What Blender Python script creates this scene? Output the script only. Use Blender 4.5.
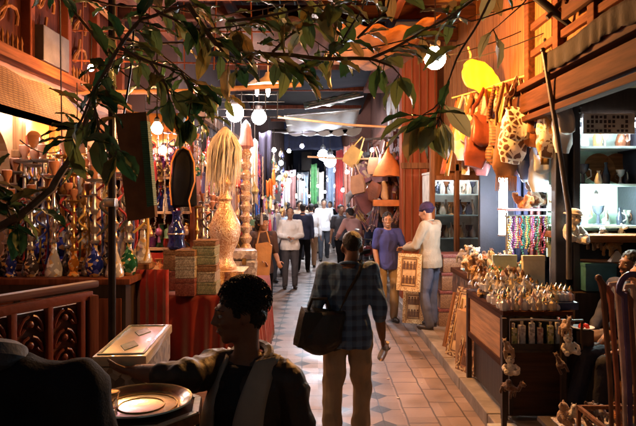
import bpy, bmesh, math, random
from math import pi, sin, cos, radians
from mathutils import Vector, Matrix, Euler, noise
random.seed(11)
for o in list(bpy.data.objects): bpy.data.objects.remove(o)
SC = bpy.context.scene
COL = SC.collection

# ------------------------------------------------------------------ camera
HZ, F, CX, EYE = 197.0, 600.0, 318.0, 1.9
cd = bpy.data.cameras.new('camera'); cam = bpy.data.objects.new('camera', cd); COL.objects.link(cam)
cam.location = (0, 0, EYE); cam.rotation_euler = (pi/2, 0, 0)
cd.sensor_fit = 'HORIZONTAL'; cd.sensor_width = 36; cd.lens = 36*F/636
cd.shift_y = -(213-HZ)/636; cd.clip_start = .05; cd.clip_end = 500
SC.camera = cam
def P(px, py, Y): return Vector(((px-CX)/F*Y, Y, EYE-(py-HZ)/F*Y))

# ------------------------------------------------------------------ night sky, moonlight, exposure
SUN_EL, SUN_AZ = 35, 200
w = bpy.data.worlds.new('World'); SC.world = w; w.use_nodes = True
nt = w.node_tree; bg = nt.nodes['Background']
sk = nt.nodes.new('ShaderNodeTexSky'); sk.sky_type = 'NISHITA'; sk.sun_disc = False
sk.sun_elevation = radians(0); sk.sun_rotation = radians(SUN_AZ)
nt.links.new(sk.outputs[0], bg.inputs[0]); bg.inputs[1].default_value = .02
ld = bpy.data.lights.new('moon', 'SUN'); ld.energy = .004; ld.angle = radians(.5); ld.color = (.7, .8, 1)
sun = bpy.data.objects.new('moon', ld); COL.objects.link(sun); sun.rotation_euler = (radians(90-SUN_EL), 0, radians(180-SUN_AZ))
SC.view_settings.view_transform = 'Standard'; SC.view_settings.look = 'None'
SC.view_settings.exposure = 2.05; SC.view_settings.gamma = 1; SC.view_settings.use_curve_mapping = False
try:
    SC.cycles.use_denoising = True; SC.cycles.use_light_tree = True
    SC.cycles.sample_clamp_indirect = 4; SC.cycles.max_bounces = 6; SC.cycles.diffuse_bounces = 3
    SC.cycles.glossy_bounces = 3; SC.cycles.transmission_bounces = 4; SC.cycles.transparent_max_bounces = 6
    SC.cycles.caustics_reflective = False; SC.cycles.caustics_refractive = False
except Exception: pass

# ------------------------------------------------------------------ materials
def _new(name):
    m = bpy.data.materials.new(name); m.use_nodes = True
    return m, m.node_tree, m.node_tree.nodes['Principled BSDF']
def _n(t, typ, **k):
    n = t.nodes.new('ShaderNode'+typ)
    for a, v in k.items(): setattr(n, a, v)
    return n
def _math(t, op, a, b=None):
    n = _n(t, 'Math', operation=op)
    for i, v in enumerate((a, b)):
        if v is None: continue
        if isinstance(v, (int, float)): n.inputs[i].default_value = v
        else: t.links.new(v, n.inputs[i])
    return n.outputs[0]
def _ramp(t, fac, stops, const=False):
    r = _n(t, 'ValToRGB'); cr = r.color_ramp
    if const: cr.interpolation = 'CONSTANT'
    while len(cr.elements) < len(stops): cr.elements.new(.5)
    for e, (p, c) in zip(cr.elements, stops): e.position = p; e.color = (*c, 1)
    t.links.new(fac, r.inputs[0]); return r.outputs[0]
def _bump(t, b, h, strength, dist=.01):
    n = _n(t, 'Bump'); n.inputs['Strength'].default_value = strength; n.inputs['Distance'].default_value = dist
    t.links.new(h, n.inputs['Height']); t.links.new(n.outputs[0], b.inputs['Normal'])
def sc(c, k): return tuple(min(1, max(0, x*k)) for x in c)
MATS = {}
def M(name, c, rough=.6, metal=0., var=.25, scale=7., bump=.25, bscale=40., stretch=(1,1,1), trans=0., sheen=0., coat=0.):
    if name in MATS: return MATS[name]
    m, t, b = _new(name)
    tc = _n(t, 'TexCoord'); mp = _n(t, 'Mapping'); mp.inputs['Scale'].default_value = stretch
    t.links.new(tc.outputs['Object'], mp.inputs[0])
    n1 = _n(t, 'TexNoise'); n1.inputs['Scale'].default_value = scale; n1.inputs['Detail'].default_value = 5
    t.links.new(mp.outputs[0], n1.inputs['Vector'])
    t.links.new(_ramp(t, n1.outputs['Fac'], [(.3, sc(c, 1-var)), (.7, sc(c, 1+var))]), b.inputs['Base Color'])
    b.inputs['Roughness'].default_value = rough; b.inputs['Metallic'].default_value = metal
    b.inputs['Transmission Weight'].default_value = trans; b.inputs['Coat Weight'].default_value = coat
    b.inputs['Sheen Weight'].default_value = sheen
    if bump:
        n2 = _n(t, 'TexNoise'); n2.inputs['Scale'].default_value = bscale; n2.inputs['Detail'].default_value = 4
        t.links.new(mp.outputs[0], n2.inputs['Vector']); _bump(t, b, n2.outputs['Fac'], bump)
    MATS[name] = m; return m
def wood(name, c, axis=2, var=.4, rough=.5, bump=.3, scale=3.):
    s = [9, 9, 9]; s[axis] = .7
    return M(name, c, rough, 0, var, scale, bump, 6., tuple(s))
def emit(name, c, s):
    if name in MATS: return MATS[name]
    m, t, b = _new(name); b.inputs['Base Color'].default_value = (*c, 1)
    b.inputs['Emission Color'].default_value = (*c, 1); b.inputs['Emission Strength'].default_value = s
    MATS[name] = m; return m
def patt(name, cols, scale=20., kind='voronoi', rough=.6, metal=0, stretch=(1,1,1), bump=.3):
    """many-coloured pattern: inlay, brocade, patchwork, printed cloth"""
    if name in MATS: return MATS[name]
    m, t, b = _new(name)
    tc = _n(t, 'TexCoord'); mp = _n(t, 'Mapping'); mp.inputs['Scale'].default_value = stretch
    t.links.new(tc.outputs['Object'], mp.inputs[0])
    if kind == 'voronoi':
        v = _n(t, 'TexVoronoi'); v.inputs['Scale'].default_value = scale; t.links.new(mp.outputs[0], v.inputs['Vector'])
        sp = _n(t, 'SeparateColor'); t.links.new(v.outputs['Color'], sp.inputs[0]); fac = sp.outputs[0]; h = v.outputs['Distance']
    elif kind == 'noise':
        v = _n(t, 'TexNoise'); v.inputs['Scale'].default_value = scale; v.inputs['Detail'].default_value = 3
        t.links.new(mp.outputs[0], v.inputs['Vector'])
        fac = _math(t, 'MULTIPLY', _math(t, 'SUBTRACT', v.outputs['Fac'], .25), 2.); h = v.outputs['Fac']
    elif kind == 'crack':                                    # giraffe skin
        v = _n(t, 'TexVoronoi', feature='DISTANCE_TO_EDGE'); v.inputs['Scale'].default_value = scale
        t.links.new(mp.outputs[0], v.inputs['Vector']); fac = _math(t, 'MULTIPLY', v.outputs['Distance'], 3.); h = fac
    else:                                                   # wave stripes
        v = _n(t, 'TexWave', bands_direction=kind); v.inputs['Scale'].default_value = scale; v.inputs['Distortion'].default_value = .6
        t.links.new(mp.outputs[0], v.inputs['Vector']); fac = v.outputs['Fac']; h = fac
    k = len(cols)
    t.links.new(_ramp(t, fac, [(i/k, c) for i, c in enumerate(cols)], True), b.inputs['Base Color'])
    b.inputs['Roughness'].default_value = rough; b.inputs['Metallic'].default_value = metal
    if bump: _bump(t, b, h, bump)
    MATS[name] = m; return m
def rnd_mat(name, cols, rough=.3, metal=0., trans=0.):
    """one material, another colour for each object that wears it"""
    if name in MATS: return MATS[name]
    m, t, b = _new(name); oi = _n(t, 'ObjectInfo')
    k = len(cols)
    t.links.new(_ramp(t, oi.outputs['Random'], [(i/k, c) for i, c in enumerate(cols)], True), b.inputs['Base Color'])
    b.inputs['Roughness'].default_value = rough; b.inputs['Metallic'].default_value = metal; b.inputs['Transmission Weight'].default_value = trans
    tc = _n(t, 'TexCoord'); n2 = _n(t, 'TexNoise'); n2.inputs['Scale'].default_value = 60
    t.links.new(tc.outputs['Object'], n2.inputs['Vector']); _bump(t, b, n2.outputs['Fac'], .3)
    MATS[name] = m; return m
def plaid(name, base, dark, light):
    m, t, b = _new(name); tc = _n(t, 'TexCoord'); sx = _n(t, 'SeparateXYZ'); t.links.new(tc.outputs['Object'], sx.inputs[0])
    def line(s, per, wd): return _math(t, 'LESS_THAN', _math(t, 'FRACT', _math(t, 'MULTIPLY', s, 1/per)), wd)
    d = _math(t, 'MULTIPLY', _math(t, 'ADD', line(sx.outputs[0], .075, .5), line(sx.outputs[2], .075, .5)), .5)
    l = _math(t, 'MAXIMUM', line(sx.outputs[0], .075, .1), line(sx.outputs[2], .075, .1))
    c1 = _ramp(t, d, [(0, base), (1, dark)])
    mx = _n(t, 'Mix', data_type='RGBA'); t.links.new(_math(t, 'MULTIPLY', l, .12), mx.inputs[0]); t.links.new(c1, mx.inputs[6]); mx.inputs[7].default_value = (*light, 1)
    t.links.new(mx.outputs[2], b.inputs['Base Color']); b.inputs['Roughness'].default_value = .75
    n2 = _n(t, 'TexNoise'); n2.inputs['Scale'].default_value = 18; n2.inputs['Detail'].default_value = 5
    t.links.new(tc.outputs['Object'], n2.inputs['Vector']); _bump(t, b, n2.outputs['Fac'], .5, .02)
    MATS[name] = m; return m
def pavers():
    m, t, b = _new('street pavers'); tc = _n(t, 'TexCoord'); sx = _n(t, 'SeparateXYZ'); t.links.new(tc.outputs['Object'], sx.inputs[0])
    wob = _n(t, 'TexNoise'); wob.inputs['Scale'].default_value = 3; t.links.new(tc.outputs['Object'], wob.inputs['Vector'])
    wv = _math(t, 'MULTIPLY', _math(t, 'SUBTRACT', wob.outputs['Fac'], .5), .035)
    x = _math(t, 'ADD', sx.outputs[0], wv); y = _math(t, 'ADD', sx.outputs[1], wv)
    s = .37
    def cell(v, per, off=0.): return _math(t, 'SUBTRACT', _math(t, 'FRACT', _math(t, 'ADD', _math(t, 'MULTIPLY', v, 1/per), 100.5+off)), .5)
    au = _math(t, 'ABSOLUTE', cell(x, s)); av = _math(t, 'ABSOLUTE', cell(y, s))
    dia = _math(t, 'LESS_THAN', _math(t, 'SUBTRACT', 1., _math(t, 'ADD', au, av)), .30)
    gr1 = _math(t, 'GREATER_THAN', _math(t, 'MAXIMUM', au, av), .482)
    # right hand strip: plain oblong slabs laid in broken courses
    row = _math(t, 'FLOOR', _math(t, 'MULTIPLY', x, 1/.255))
    bu = _math(t, 'ABSOLUTE', cell(x, .255, .5)); 
    ysh = _math(t, 'ADD', y, _math(t, 'MULTIPLY', row, .23))
    bv = _math(t, 'ABSOLUTE', cell(ysh, .37))
    gr2 = _math(t, 'GREATER_THAN', _math(t, 'MAXIMUM', _math(t, 'MULTIPLY', _math(t, 'SUBTRACT', bu, .5), .255), _math(t, 'MULTIPLY', _math(t, 'SUBTRACT', bv, .5), .37)), -.0075)
    right = _math(t, 'GREATER_THAN', sx.outputs[0], .74)
    nr = _math(t, 'SUBTRACT', 1., right)
    grout = _math(t, 'ADD', _math(t, 'MULTIPLY', gr1, nr), _math(t, 'MULTIPLY', gr2, right))
    dark = _math(t, 'MULTIPLY', dia, nr)
    # each slab a slightly different tone
    wn = _n(t, 'TexWhiteNoise', noise_dimensions='2D'); cv = _n(t, 'CombineXYZ')
    t.links.new(_math(t, 'FLOOR', _math(t, 'ADD', _math(t, 'MULTIPLY', x, 1/s), .0)), cv.inputs[0])
    t.links.new(_math(t, 'FLOOR', _math(t, 'ADD', _math(t, 'MULTIPLY', y, 1/s), .0)), cv.inputs[1]); t.links.new(cv.outputs[0], wn.inputs[0])
    dirt = _n(t, 'TexNoise'); dirt.inputs['Scale'].default_value = 2.3; dirt.inputs['Detail'].default_value = 8; t.links.new(tc.outputs['Object'], dirt.inputs['Vector'])
    tone = _math(t, 'ADD', _math(t, 'MULTIPLY', wn.outputs['Value'], .3), _math(t, 'MULTIPLY', dirt.outputs['Fac'], .85))
    c = _ramp(t, tone, [(.2, (.07, .048, .038)), (.5, (.2, .145, .115)), (.7, (.29, .215, .18)), (.98, (.4, .32, .28))])
    mx = _n(t, 'Mix', data_type='RGBA'); t.links.new(_math(t, 'MINIMUM', _math(t, 'ADD', _math(t, 'MULTIPLY', grout, .75), _math(t, 'MULTIPLY', dark, .9)), 1.), mx.inputs[0])
    t.links.new(c, mx.inputs[6]); mx.inputs[7].default_value = (.022, .018, .018, 1)
    t.links.new(mx.outputs[2], b.inputs['Base Color'])
    t.links.new(_ramp(t, dirt.outputs['Fac'], [(.3, (.3,)*3), (.7, (.62,)*3)]), b.inputs['Roughness'])
    fine = _n(t, 'TexNoise'); fine.inputs['Scale'].default_value = 35; fine.inputs['Detail'].default_value = 6; t.links.new(tc.outputs['Object'], fine.inputs['Vector'])
    _bump(t, b, _math(t, 'SUBTRACT', _math(t, 'ADD', _math(t, 'MULTIPLY', fine.outputs['Fac'], .4), _math(t, 'MULTIPLY', wn.outputs['Value'], .2)), grout), .45, .012)
    return m
def matting():
    m, t, b = _new('woven reed matting'); tc = _n(t, 'TexCoord')
    br = _n(t, 'TexBrick'); br.inputs['Scale'].default_value = 1; br.inputs['Brick Width'].default_value = .075; br.inputs['Row Height'].default_value = .036
    br.inputs['Mortar Size'].default_value = .006; br.inputs['Color1'].default_value = (.42, .24, .1, 1); br.inputs['Color2'].default_value = (.32, .17, .07, 1); br.inputs['Mortar'].default_value = (.13, .06, .03, 1)
    sx = _n(t, 'SeparateXYZ'); cv = _n(t, 'CombineXYZ'); t.links.new(tc.outputs['Object'], sx.inputs[0]); t.links.new(sx.outputs[1], cv.inputs[0]); t.links.new(_math(t, 'MULTIPLY', sx.outputs[2], 1.4), cv.inputs[1]); t.links.new(cv.outputs[0], br.inputs['Vector'])
    t.links.new(br.outputs['Color'], b.inputs['Base Color']); b.inputs['Roughness'].default_value = .7
    _bump(t, b, br.outputs['Fac'], .5)
    return m

# ------------------------------------------------------------------ mesh helpers
class B:
    def __init__(s): s.bm = bmesh.new()
    def _add(s, vs, fs, mi=0):
        vv = [s.bm.verts.new(v) for v in vs]
        for f in fs:
            try: s.bm.faces.new([vv[i] for i in f]).material_index = mi
            except ValueError: pass
        return s
    def box(s, c, d, rot=None, mi=0, bev=0., taper=1.):
        c = Vector(c); R = rot.to_matrix() if isinstance(rot, Euler) else (rot or Matrix.Identity(3))
        x, y, z = d[0]/2, d[1]/2, d[2]/2
        b2 = bmesh.new()
        vs = [b2.verts.new((a*x*(taper if e > 0 else 1), b_*y*(taper if e > 0 else 1), e*z)) for e in (-1, 1) for a, b_ in ((-1,-1),(1,-1),(1,1),(-1,1))]
        for f in ((3,2,1,0),(4,5,6,7),(0,1,5,4),(1,2,6,5),(2,3,7,6),(3,0,4,7)): b2.faces.new([vs[i] for i in f])
        if bev: bmesh.ops.bevel(b2, geom=b2.edges[:], offset=bev, segments=2, profile=.6, affect='EDGES')
        b2.verts.index_update()
        s._add([c + R @ v.co for v in b2.verts], [[v.index for v in f.verts] for f in b2.faces], mi); b2.free(); return s
    def bar(s, a, b, wd, ht=None, mi=0, up=Vector((0,0,1)), bev=0.):
        a, b = Vector(a), Vector(b); d = (b-a); L = d.length; d.normalize()
        sd = d.cross(up); 
        if sd.length < 1e-4: sd = Vector((1,0,0))
        sd.normalize(); u = sd.cross(d)
        return s.box((a+b)/2, (L, wd, ht or wd), Matrix((d, -sd, u)).transposed(), mi, bev)
    def rings(s, rs, mi=0, cap=True, close=True):
        n = len(rs[0]); vs = [v for r in rs for v in r]; fs = []
        for i in range(len(rs)-1):
            for j in range(n if close else n-1):
                k = (j+1) % n; fs.append((i*n+j, i*n+k, (i+1)*n+k, (i+1)*n+j))
        if cap: fs.append(tuple(range(n-1, -1, -1))); fs.append(tuple((len(rs)-1)*n+j for j in range(n)))
        return s._add(vs, fs, mi)
    def tube(s, pts, r, seg=8, mi=0, flat=1.):
        pts = [Vector(p) for p in pts]; rs = []; prev = None
        for i, p in enumerate(pts):
            d = (pts[min(i+1, len(pts)-1)] - pts[max(i-1, 0)]).normalized()
            if prev is None: u = d.orthogonal().normalized() if abs(d.z) > .9 else d.cross(Vector((0,0,1))).normalized()
            else:
                u = prev - d*prev.dot(d)
                u = u.normalized() if u.length > 1e-5 else d.orthogonal().normalized()
            prev = u; v = d.cross(u); ri = r[i] if isinstance(r, (list, tuple)) else r
            rs.append([p + (u*cos(2*pi*k/seg) + v*sin(2*pi*k/seg)*flat)*ri for k in range(seg)])
        return s.rings(rs, mi)
    def lathe(s, prof, o=(0,0,0), seg=16, mi=0, R=None, sq=1.):
        o = Vector(o); R = R or Matrix.Identity(3)
        return s.rings([[o + R @ Vector((max(r, .0004)*cos(2*pi*k/seg), max(r, .0004)*sq*sin(2*pi*k/seg), z)) for k in range(seg)] for r, z in prof], mi)
    def ell(s, c, r, R=None, seg=14, rows=9, mi=0):
        c = Vector(c); R = R or Matrix.Identity(3); r = r if isinstance(r, (tuple, list)) else (r, r, r)
        rs = []
        for i in range(rows+1):
            a = -pi/2 + pi*i/rows; a = max(-pi/2+.03, min(pi/2-.03, a))
            rs.append([c + R @ Vector((r[0]*cos(a)*cos(2*pi*k/seg), r[1]*cos(a)*sin(2*pi*k/seg), r[2]*sin(a))) for k in range(seg)])
        return s.rings(rs, mi)
    def prism(s, pts, t, X=(1,0,0), Y=(0,0,1), o=(0,0,0), mi=0):
        X, Y, o = Vector(X), Vector(Y), Vector(o); N = X.cross(Y).normalized()*t/2
        A = [o + X*p[0] + Y*p[1] - N for p in pts]; Bv = [v + 2*N for v in A]; n = len(pts)
        fs = [tuple(range(n-1, -1, -1)), tuple(range(n, 2*n))] + [(j, (j+1) % n, n+(j+1) % n, n+j) for j in range(n)]
        return s._add(A+Bv, fs, mi)
    def grid(s, fn, nu, nv, mi=0):
        vs = [Vector(fn(i/nu, j/nv)) for j in range(nv+1) for i in range(nu+1)]; k = nu+1
        return s._add(vs, [(j*k+i, j*k+i+1, (j+1)*k+i+1, (j+1)*k+i) for j in range(nv) for i in range(nu)], mi)
    def wob(s, a, f, seed=0.):
        for v in s.bm.verts:
            p = v.co*f + Vector((seed, seed*1.7, -seed)); v.co += Vector(noise.noise_vector(p))*a
        return s
KIDS = {}
def obj(name, b, mat, parent=None, smooth=True, solid=0., ang=35, loc=None):
    me = bpy.data.meshes.new(name); bm = b.bm if isinstance(b, B) else b
    bmesh.ops.recalc_face_normals(bm, faces=bm.faces[:]); bm.to_mesh(me); bm.free()
    return link_mesh(name, me, mat, parent, smooth, solid, ang, loc)
def link_mesh(name, me, mat, parent=None, smooth=True, solid=0., ang=35, loc=None):
    o = bpy.data.objects.new(name, me); COL.objects.link(o)
    for m in (mat if isinstance(mat, (list, tuple)) else [mat]): me.materials.append(m)
    if smooth:
        me.polygons.foreach_set('use_smooth', [True]*len(me.polygons))
        try: me.set_sharp_from_angle(angle=radians(ang))
        except Exception: pass
    if solid:
        md = o.modifiers.new('thickness', 'SOLIDIFY'); md.thickness = solid
    if loc is not None: o.location = loc
    if parent is not None: o.parent = parent; KIDS.setdefault(parent.name, []).append(o)
    return o
def tag(o, label, cat, group=None):
    o['label'] = label; o['category'] = cat
    if group: o['group'] = group
    return o
def thing(name, label, cat, loc=(0,0,0), rz=0., group=None, s=1.):
    o = bpy.data.objects.new(name, None); COL.objects.link(o); o.empty_display_size = .1
    o.location = loc; o.rotation_euler = (0, 0, rz); o.scale = (s, s, s)
    return tag(o, label, cat, group)
def struct(o): o['kind'] = 'structure'; return o
def dup(r, loc, rz=0., s=None, label=None, group=None, rot=None, mats=None):
    c = r.copy(); COL.objects.link(c); c.location = loc; c.rotation_euler = rot or (0, 0, rz)
    if s: c.scale = (s, s, s) if isinstance(s, (int, float)) else s
    if label: c['label'] = label
    if group: c['group'] = group
    swap(c, mats)
    for ch in KIDS.get(r.name, []):
        d = ch.copy(); COL.objects.link(d); d.parent = c; KIDS.setdefault(c.name, []).append(d); swap(d, mats)
        for g in KIDS.get(ch.name, []):
            e = g.copy(); COL.objects.link(e); e.parent = d; KIDS.setdefault(d.name, []).append(e); swap(e, mats)
    return c
def swap(o, mats):
    if not mats or o.type != 'MESH': return
    k = o.name.split('.')[0]
    if k in mats: o.material_slots[0].link = 'OBJECT'; o.material_slots[0].material = mats[k]
ORD = ['first','second','third','fourth','fifth','sixth','seventh','eighth','ninth','tenth','eleventh','twelfth','thirteenth','fourteenth']

def remesh(b, voxel, smooth=3, disp=0., dfreq=8., seed=0., stretch=(1,1,1)):
    bm = b.bm; bmesh.ops.recalc_face_normals(bm, faces=bm.faces[:])
    me = bpy.data.meshes.new('tmp'); bm.to_mesh(me); bm.free()
    o = bpy.data.objects.new('tmp', me); COL.objects.link(o)
    md = o.modifiers.new('r', 'REMESH'); md.mode = 'VOXEL'; md.voxel_size = voxel; md.adaptivity = 0
    if smooth: m2 = o.modifiers.new('s', 'SMOOTH'); m2.factor = .5; m2.iterations = smooth
    dg = bpy.context.evaluated_depsgraph_get(); out = bpy.data.meshes.new_from_object(o.evaluated_get(dg))
    bpy.data.objects.remove(o); bpy.data.meshes.remove(me)
    if disp:
        ns = [v.normal.copy() for v in out.vertices]; st = Vector(stretch)
        for v, n in zip(out.vertices, ns):
            p = Vector((v.co.x*st.x, v.co.y*st.y, v.co.z*st.z))*dfreq + Vector((seed, seed, seed))
            h = disp*(.8*noise.noise(p) + .5*noise.noise(p*2.3) + .75*(.35-abs(noise.noise(p*1.3+Vector((5, 3, 1)))*2)))
            v.co += n*max(h, -.0035 if disp > .0075 else -1)
    return out
# ================================================================== MATERIAL SET
PALE = (.6, .56, .5)
W_RED = wood('dark red stained wood', (.13, .04, .022)); W_REDX = wood('dark red stained wood across', (.12, .036, .02), 0)
W_REDY = wood('dark red stained wood along', (.13, .04, .022), 1)
W_DK = wood('almost black wood', (.03, .017, .012)); W_OR = wood('orange varnished plank', (.24, .1, .035)); W_ORY = wood('orange varnished plank along', (.4, .18, .07), 1)
W_MID = wood('brown wood', (.2, .09, .04)); W_MIDX = wood('brown wood across', (.22, .1, .045), 0); W_MIDY = wood('brown wood along', (.055, .02, .009), 1)
PLAST = M('warm ochre plaster', (.42, .21, .09), .85, 0, .25, 3, .4, 18); METAL_DK = M('dark painted metal', (.025, .022, .022), .45, .6, .3, 9, .15)
STEEL = M('dull steel', (.55, .55, .56), .35, 1, .15, 12, .1); BRASS = M('worn brass', (.62, .4, .14), .3, 1, .3, 9, .15); SILVER = M('silvered metal', (.75, .74, .73), .22, 1, .15, 9, .1)
RED_CL = M('red cloth', (.2, .012, .01), .8, 0, .3, 6, .4, 25, sheen=.3); BLACK_CL = M('black cloth', (.005, .005, .006), .75, 0, .3, 6, .3, 40)
NIGHTBLUE = M('dark blue cloth', (.012, .016, .045), .8, 0, .3, 6, .3, 40); WHITE_CL = M('white cotton', (.72, .7, .68), .8, 0, .1, 8, .4, 25)
CREAM = M('cream cloth', (.6, .5, .36), .8, 0, .15, 8, .4, 25); CANVAS = M('grey white tarpaulin', (.33, .33, .3), .7, 0, .2, 3, .4, 9)
ORCANV = M('orange canvas', (.55, .26, .07), .75, 0, .25, 2.5, .4, 9); YELLOW = M('yellow cloth', (.85, .62, .03), .6, 0, .1, 6, .3, 20)
GLASS_W = M('clear window glass', (.95, .98, .98), .0, 0, .02, 3, 0, trans=1.)
LEAFG = None

# ================================================================== SETTING: ground and terraces
g = B(); g.grid(lambda u, v: (-40+80*u, -6+110*v, 0), 8, 11); struct(obj('street', g, pavers(), smooth=False))
SLAB = M('worn stone slab', (.26, .22, .18), .55, 0, .4, 4, .5, 22)
k = B(); k.box((-2.35, 5.0, .15), (2.9, 5.2, .3), bev=.02); k.box((-1.9, 1.25, .15), (3.8, 2.28, .3), bev=.02)
struct(obj('terrace', k, SLAB, smooth=False))
k = B()
y = 1.2
while y < 30:
    L = random.uniform(.7, 1.15); k.box((1.47, y+L/2, .058), (.16, L-.012, .125+random.uniform(-.004,.004)), bev=.012); y += L
struct(obj('kerb', k, SLAB, smooth=False))
k = B(); k.box((2.8, 15.6, .056), (2.5, 29, .112)); struct(obj('pavement', k, M('dusty pavement', (.2, .15, .11), .7, 0, .45, 3, .5, 20), smooth=False))

# ================================================================== LAMPS (all seen lit in the photograph)
def bulb(name, label, loc, r, col, s, flex=None, cat='lamp', group=None, shape='globe', cap=METAL_DK):
    t = thing(name, label, cat, loc, 0, group)
    b = B()
    if shape == 'globe': b.ell((0,0,0), (r, r, r*1.05), seg=12, rows=8)
    else: b.lathe([(.3*r, r*1.2), (.55*r, .8*r), (r, 0), (.8*r, -.6*r), (.3*r, -.95*r), (0, -r)], seg=12)
    obj('glass_bulb', b, emit('glow %s' % name + str(round(s)) + str(col), col, s), t)
    c = B(); c.lathe([(.45*r, r*.95), (.5*r, r*1.5), (.2*r, r*1.9), (.12*r, r*2)], seg=10)
    if flex: c.tube([(0,0,r*1.9), (0.004,0,r*1.9+flex*.5), (0,0,r*1.9+flex)], .006, 6)
    obj('lamp_holder', c, cap, t); return t
WARM = (1, .42, .1)
bulb('sodium_lamp', 'blazing orange street lamp globe hanging above the right side of the alley', P(435, 58, 5.9), .108, WARM, 270, 1.0)
bulb('globe_lamp', 'white globe lamp over the white tasselled water pipe, left of a pair', P(235, 113, 8.0), .115, (1, .76, .66), 100, .8, group='pair of white globe lamps')
bulb('globe_lamp', 'white globe lamp nearer the alley, right of a pair', P(259, 117, 8.6), .105, (1, .8, .74), 100, .8, group='pair of white globe lamps')
bulb('shop_bulb', 'warm white bulb glaring between the fig leaves before the orange cloth awning', P(157, 128, 4.5), .045, (1, .5, .2), 150, .5, shape='drop')
bulb('facade_bulb', 'white bulb glaring high on the left shop house behind the fig twigs', P(91, 68, 6.3), .035, (1, .42, .13), 300, .4, shape='drop')
bulb('stall_bulb', 'warm bulb hanging in the left stall above the water pipes', P(77, 139, 6.15), .04, (1, .42, .13), 280, .5, shape='drop')
bulb('stall_bulb', 'rosy bulb hanging among the sequinned scarves under the orange awning', P(163, 149, 7.25), .04, (1, .52, .62), 200, .4, shape='drop')
bulb('arch_bulb', 'small bluish white bulb hanging in the arched shop front', P(55, 141, 6.9), .03, (.9, .87, 1), 60, .4, shape='drop')
bulb('street_globe', 'cold white globe far down the alley, upper of two bright ones', P(323, 155, 17), .15, (.72, .84, 1), 75, .6, group='cold lamps down the alley')
bulb('street_globe', 'cold white globe far down the alley, lower of two bright ones', P(330, 161, 15.5), .16, (.7, .82, 1), 75, .6, group='cold lamps down the alley')
for i, (px, py, Y, r, c, s, lb) in enumerate([
    (280, 178, 14, .06, (1,.9,.85), 30, 'small white bulb low beside the left shop fronts'), (289, 181, 19, .08, (1, .8, .85), 30, 'small pinkish bulb over the far left stall'),
    (303, 184, 22, .1, (.9, .92, 1), 30, 'small white bulb over the far stall nearest the middle'), (289, 151, 13, .045, (1, .95, .9), 14, 'tiny bare bulb dangling under the white tarpaulins'),
    (302, 146, 14, .05, (.75, .7, 1), 26, 'violet white spot bulb under the white tarpaulins'), (281, 163, 12, .05, (.9,.95,1), 20, 'round white bulb beside the left hanging goods'),
    (296, 196, 30, .1, (1, .85, .7), 25, 'faint warm bulb at the far end of the alley'), (339, 178, 21, .08, (.8, .9, 1), 30, 'white bulb in front of the far curtains on the right')]):
    bulb('small_bulb', lb, P(px, py, Y), r, c, s, .3, group='small bulbs down the alley', shape='drop')
def strip(name, label, a, b, r, col, s):
    a, b = Vector(a), Vector(b); t = thing(name, label, 'strip light', (a+b)/2); h = (b-a)/2
    obj('light_tube', B().tube([-h*.96, h*.96], r, 8), emit(name+' glow', col, s), t)
    obj('end_cap', B().tube([-h, -h*.95], r*1.25, 8), STEEL, t); obj('end_cap', B().tube([h*.95, h], r*1.25, 8), STEEL, t); return t
strip('tube_light', 'upright white tube light glaring beside the bead rack', P(503, 236, 7.2), P(503, 172, 7.2), .05, (.88, .93, 1), 32)
strip('tube_light', 'violet white tube light under the reed mat awning', P(4, 111, 5.1), P(38, 119, 5.9), .018, (1, .42, .2), 12)
strip('tube_light', 'upright bluish strip light beyond the hanging leather goods', P(405, 207, 12.6), P(405, 152, 12.6), .05, (.85, .92, 1), 22)
strip('tube_light', 'level white tube light along the top of the glazed cabinet', (2.62, 5.98, 2.62), (3.4, 5.98, 2.62), .022, (.9, 1, .95), 200)
bulb('cabinet_lamp', 'round greenish white lamp on the lower cabinet shelf', P(596, 199, 6.0), .045, (.8, 1, .92), 220, shape='globe')
strip('tube_light', 'white tube light behind the panes of the wooden shop window', (1.85, 9.5, 2.22), (2.5, 9.5, 2.22), .015, (.95, .97, 1), 120)
strip('tube_light', 'white tube light over the left backlit shelves', P(72, 166, 8.1), P(112, 166, 8.1), .022, (.95, .9, 1), 130)
# conical tin pendants
def pendant(px, py, Y, lb):
    t = thing('pendant_lamp', lb, 'lamp', P(px, py, Y), 0, 'tin pendant lamps')
    s = B(); s.lathe([(.16, -.02), (.17, -.03), (.15, .0), (.05, .07), (.03, .12), (.008, .13), (.008, 1.0)], seg=18); obj('lamp_shade', s, CREAM, t)
    obj('glass_bulb', B().ell((0,0,-.09), (.028, .028, .1), seg=8), emit('pendant glow', (1, .85, .6), 14), t)
pendant(268, 82, 7.6, 'cream cone shaded pendant lamp with a long bulb under the leaves')
pendant(257, 84, 9.2, 'smaller cone shaded pendant just behind the larger one')

# ================================================================== LEFT BUILDING
lb_ = thing('hookah_shop', 'left shop house with arched ochre front and carved red upper storey', 'building', (-2.9, 0, 0))
LX = -2.9
def lp(x, y, z): return (x-LX, y, z)
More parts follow.
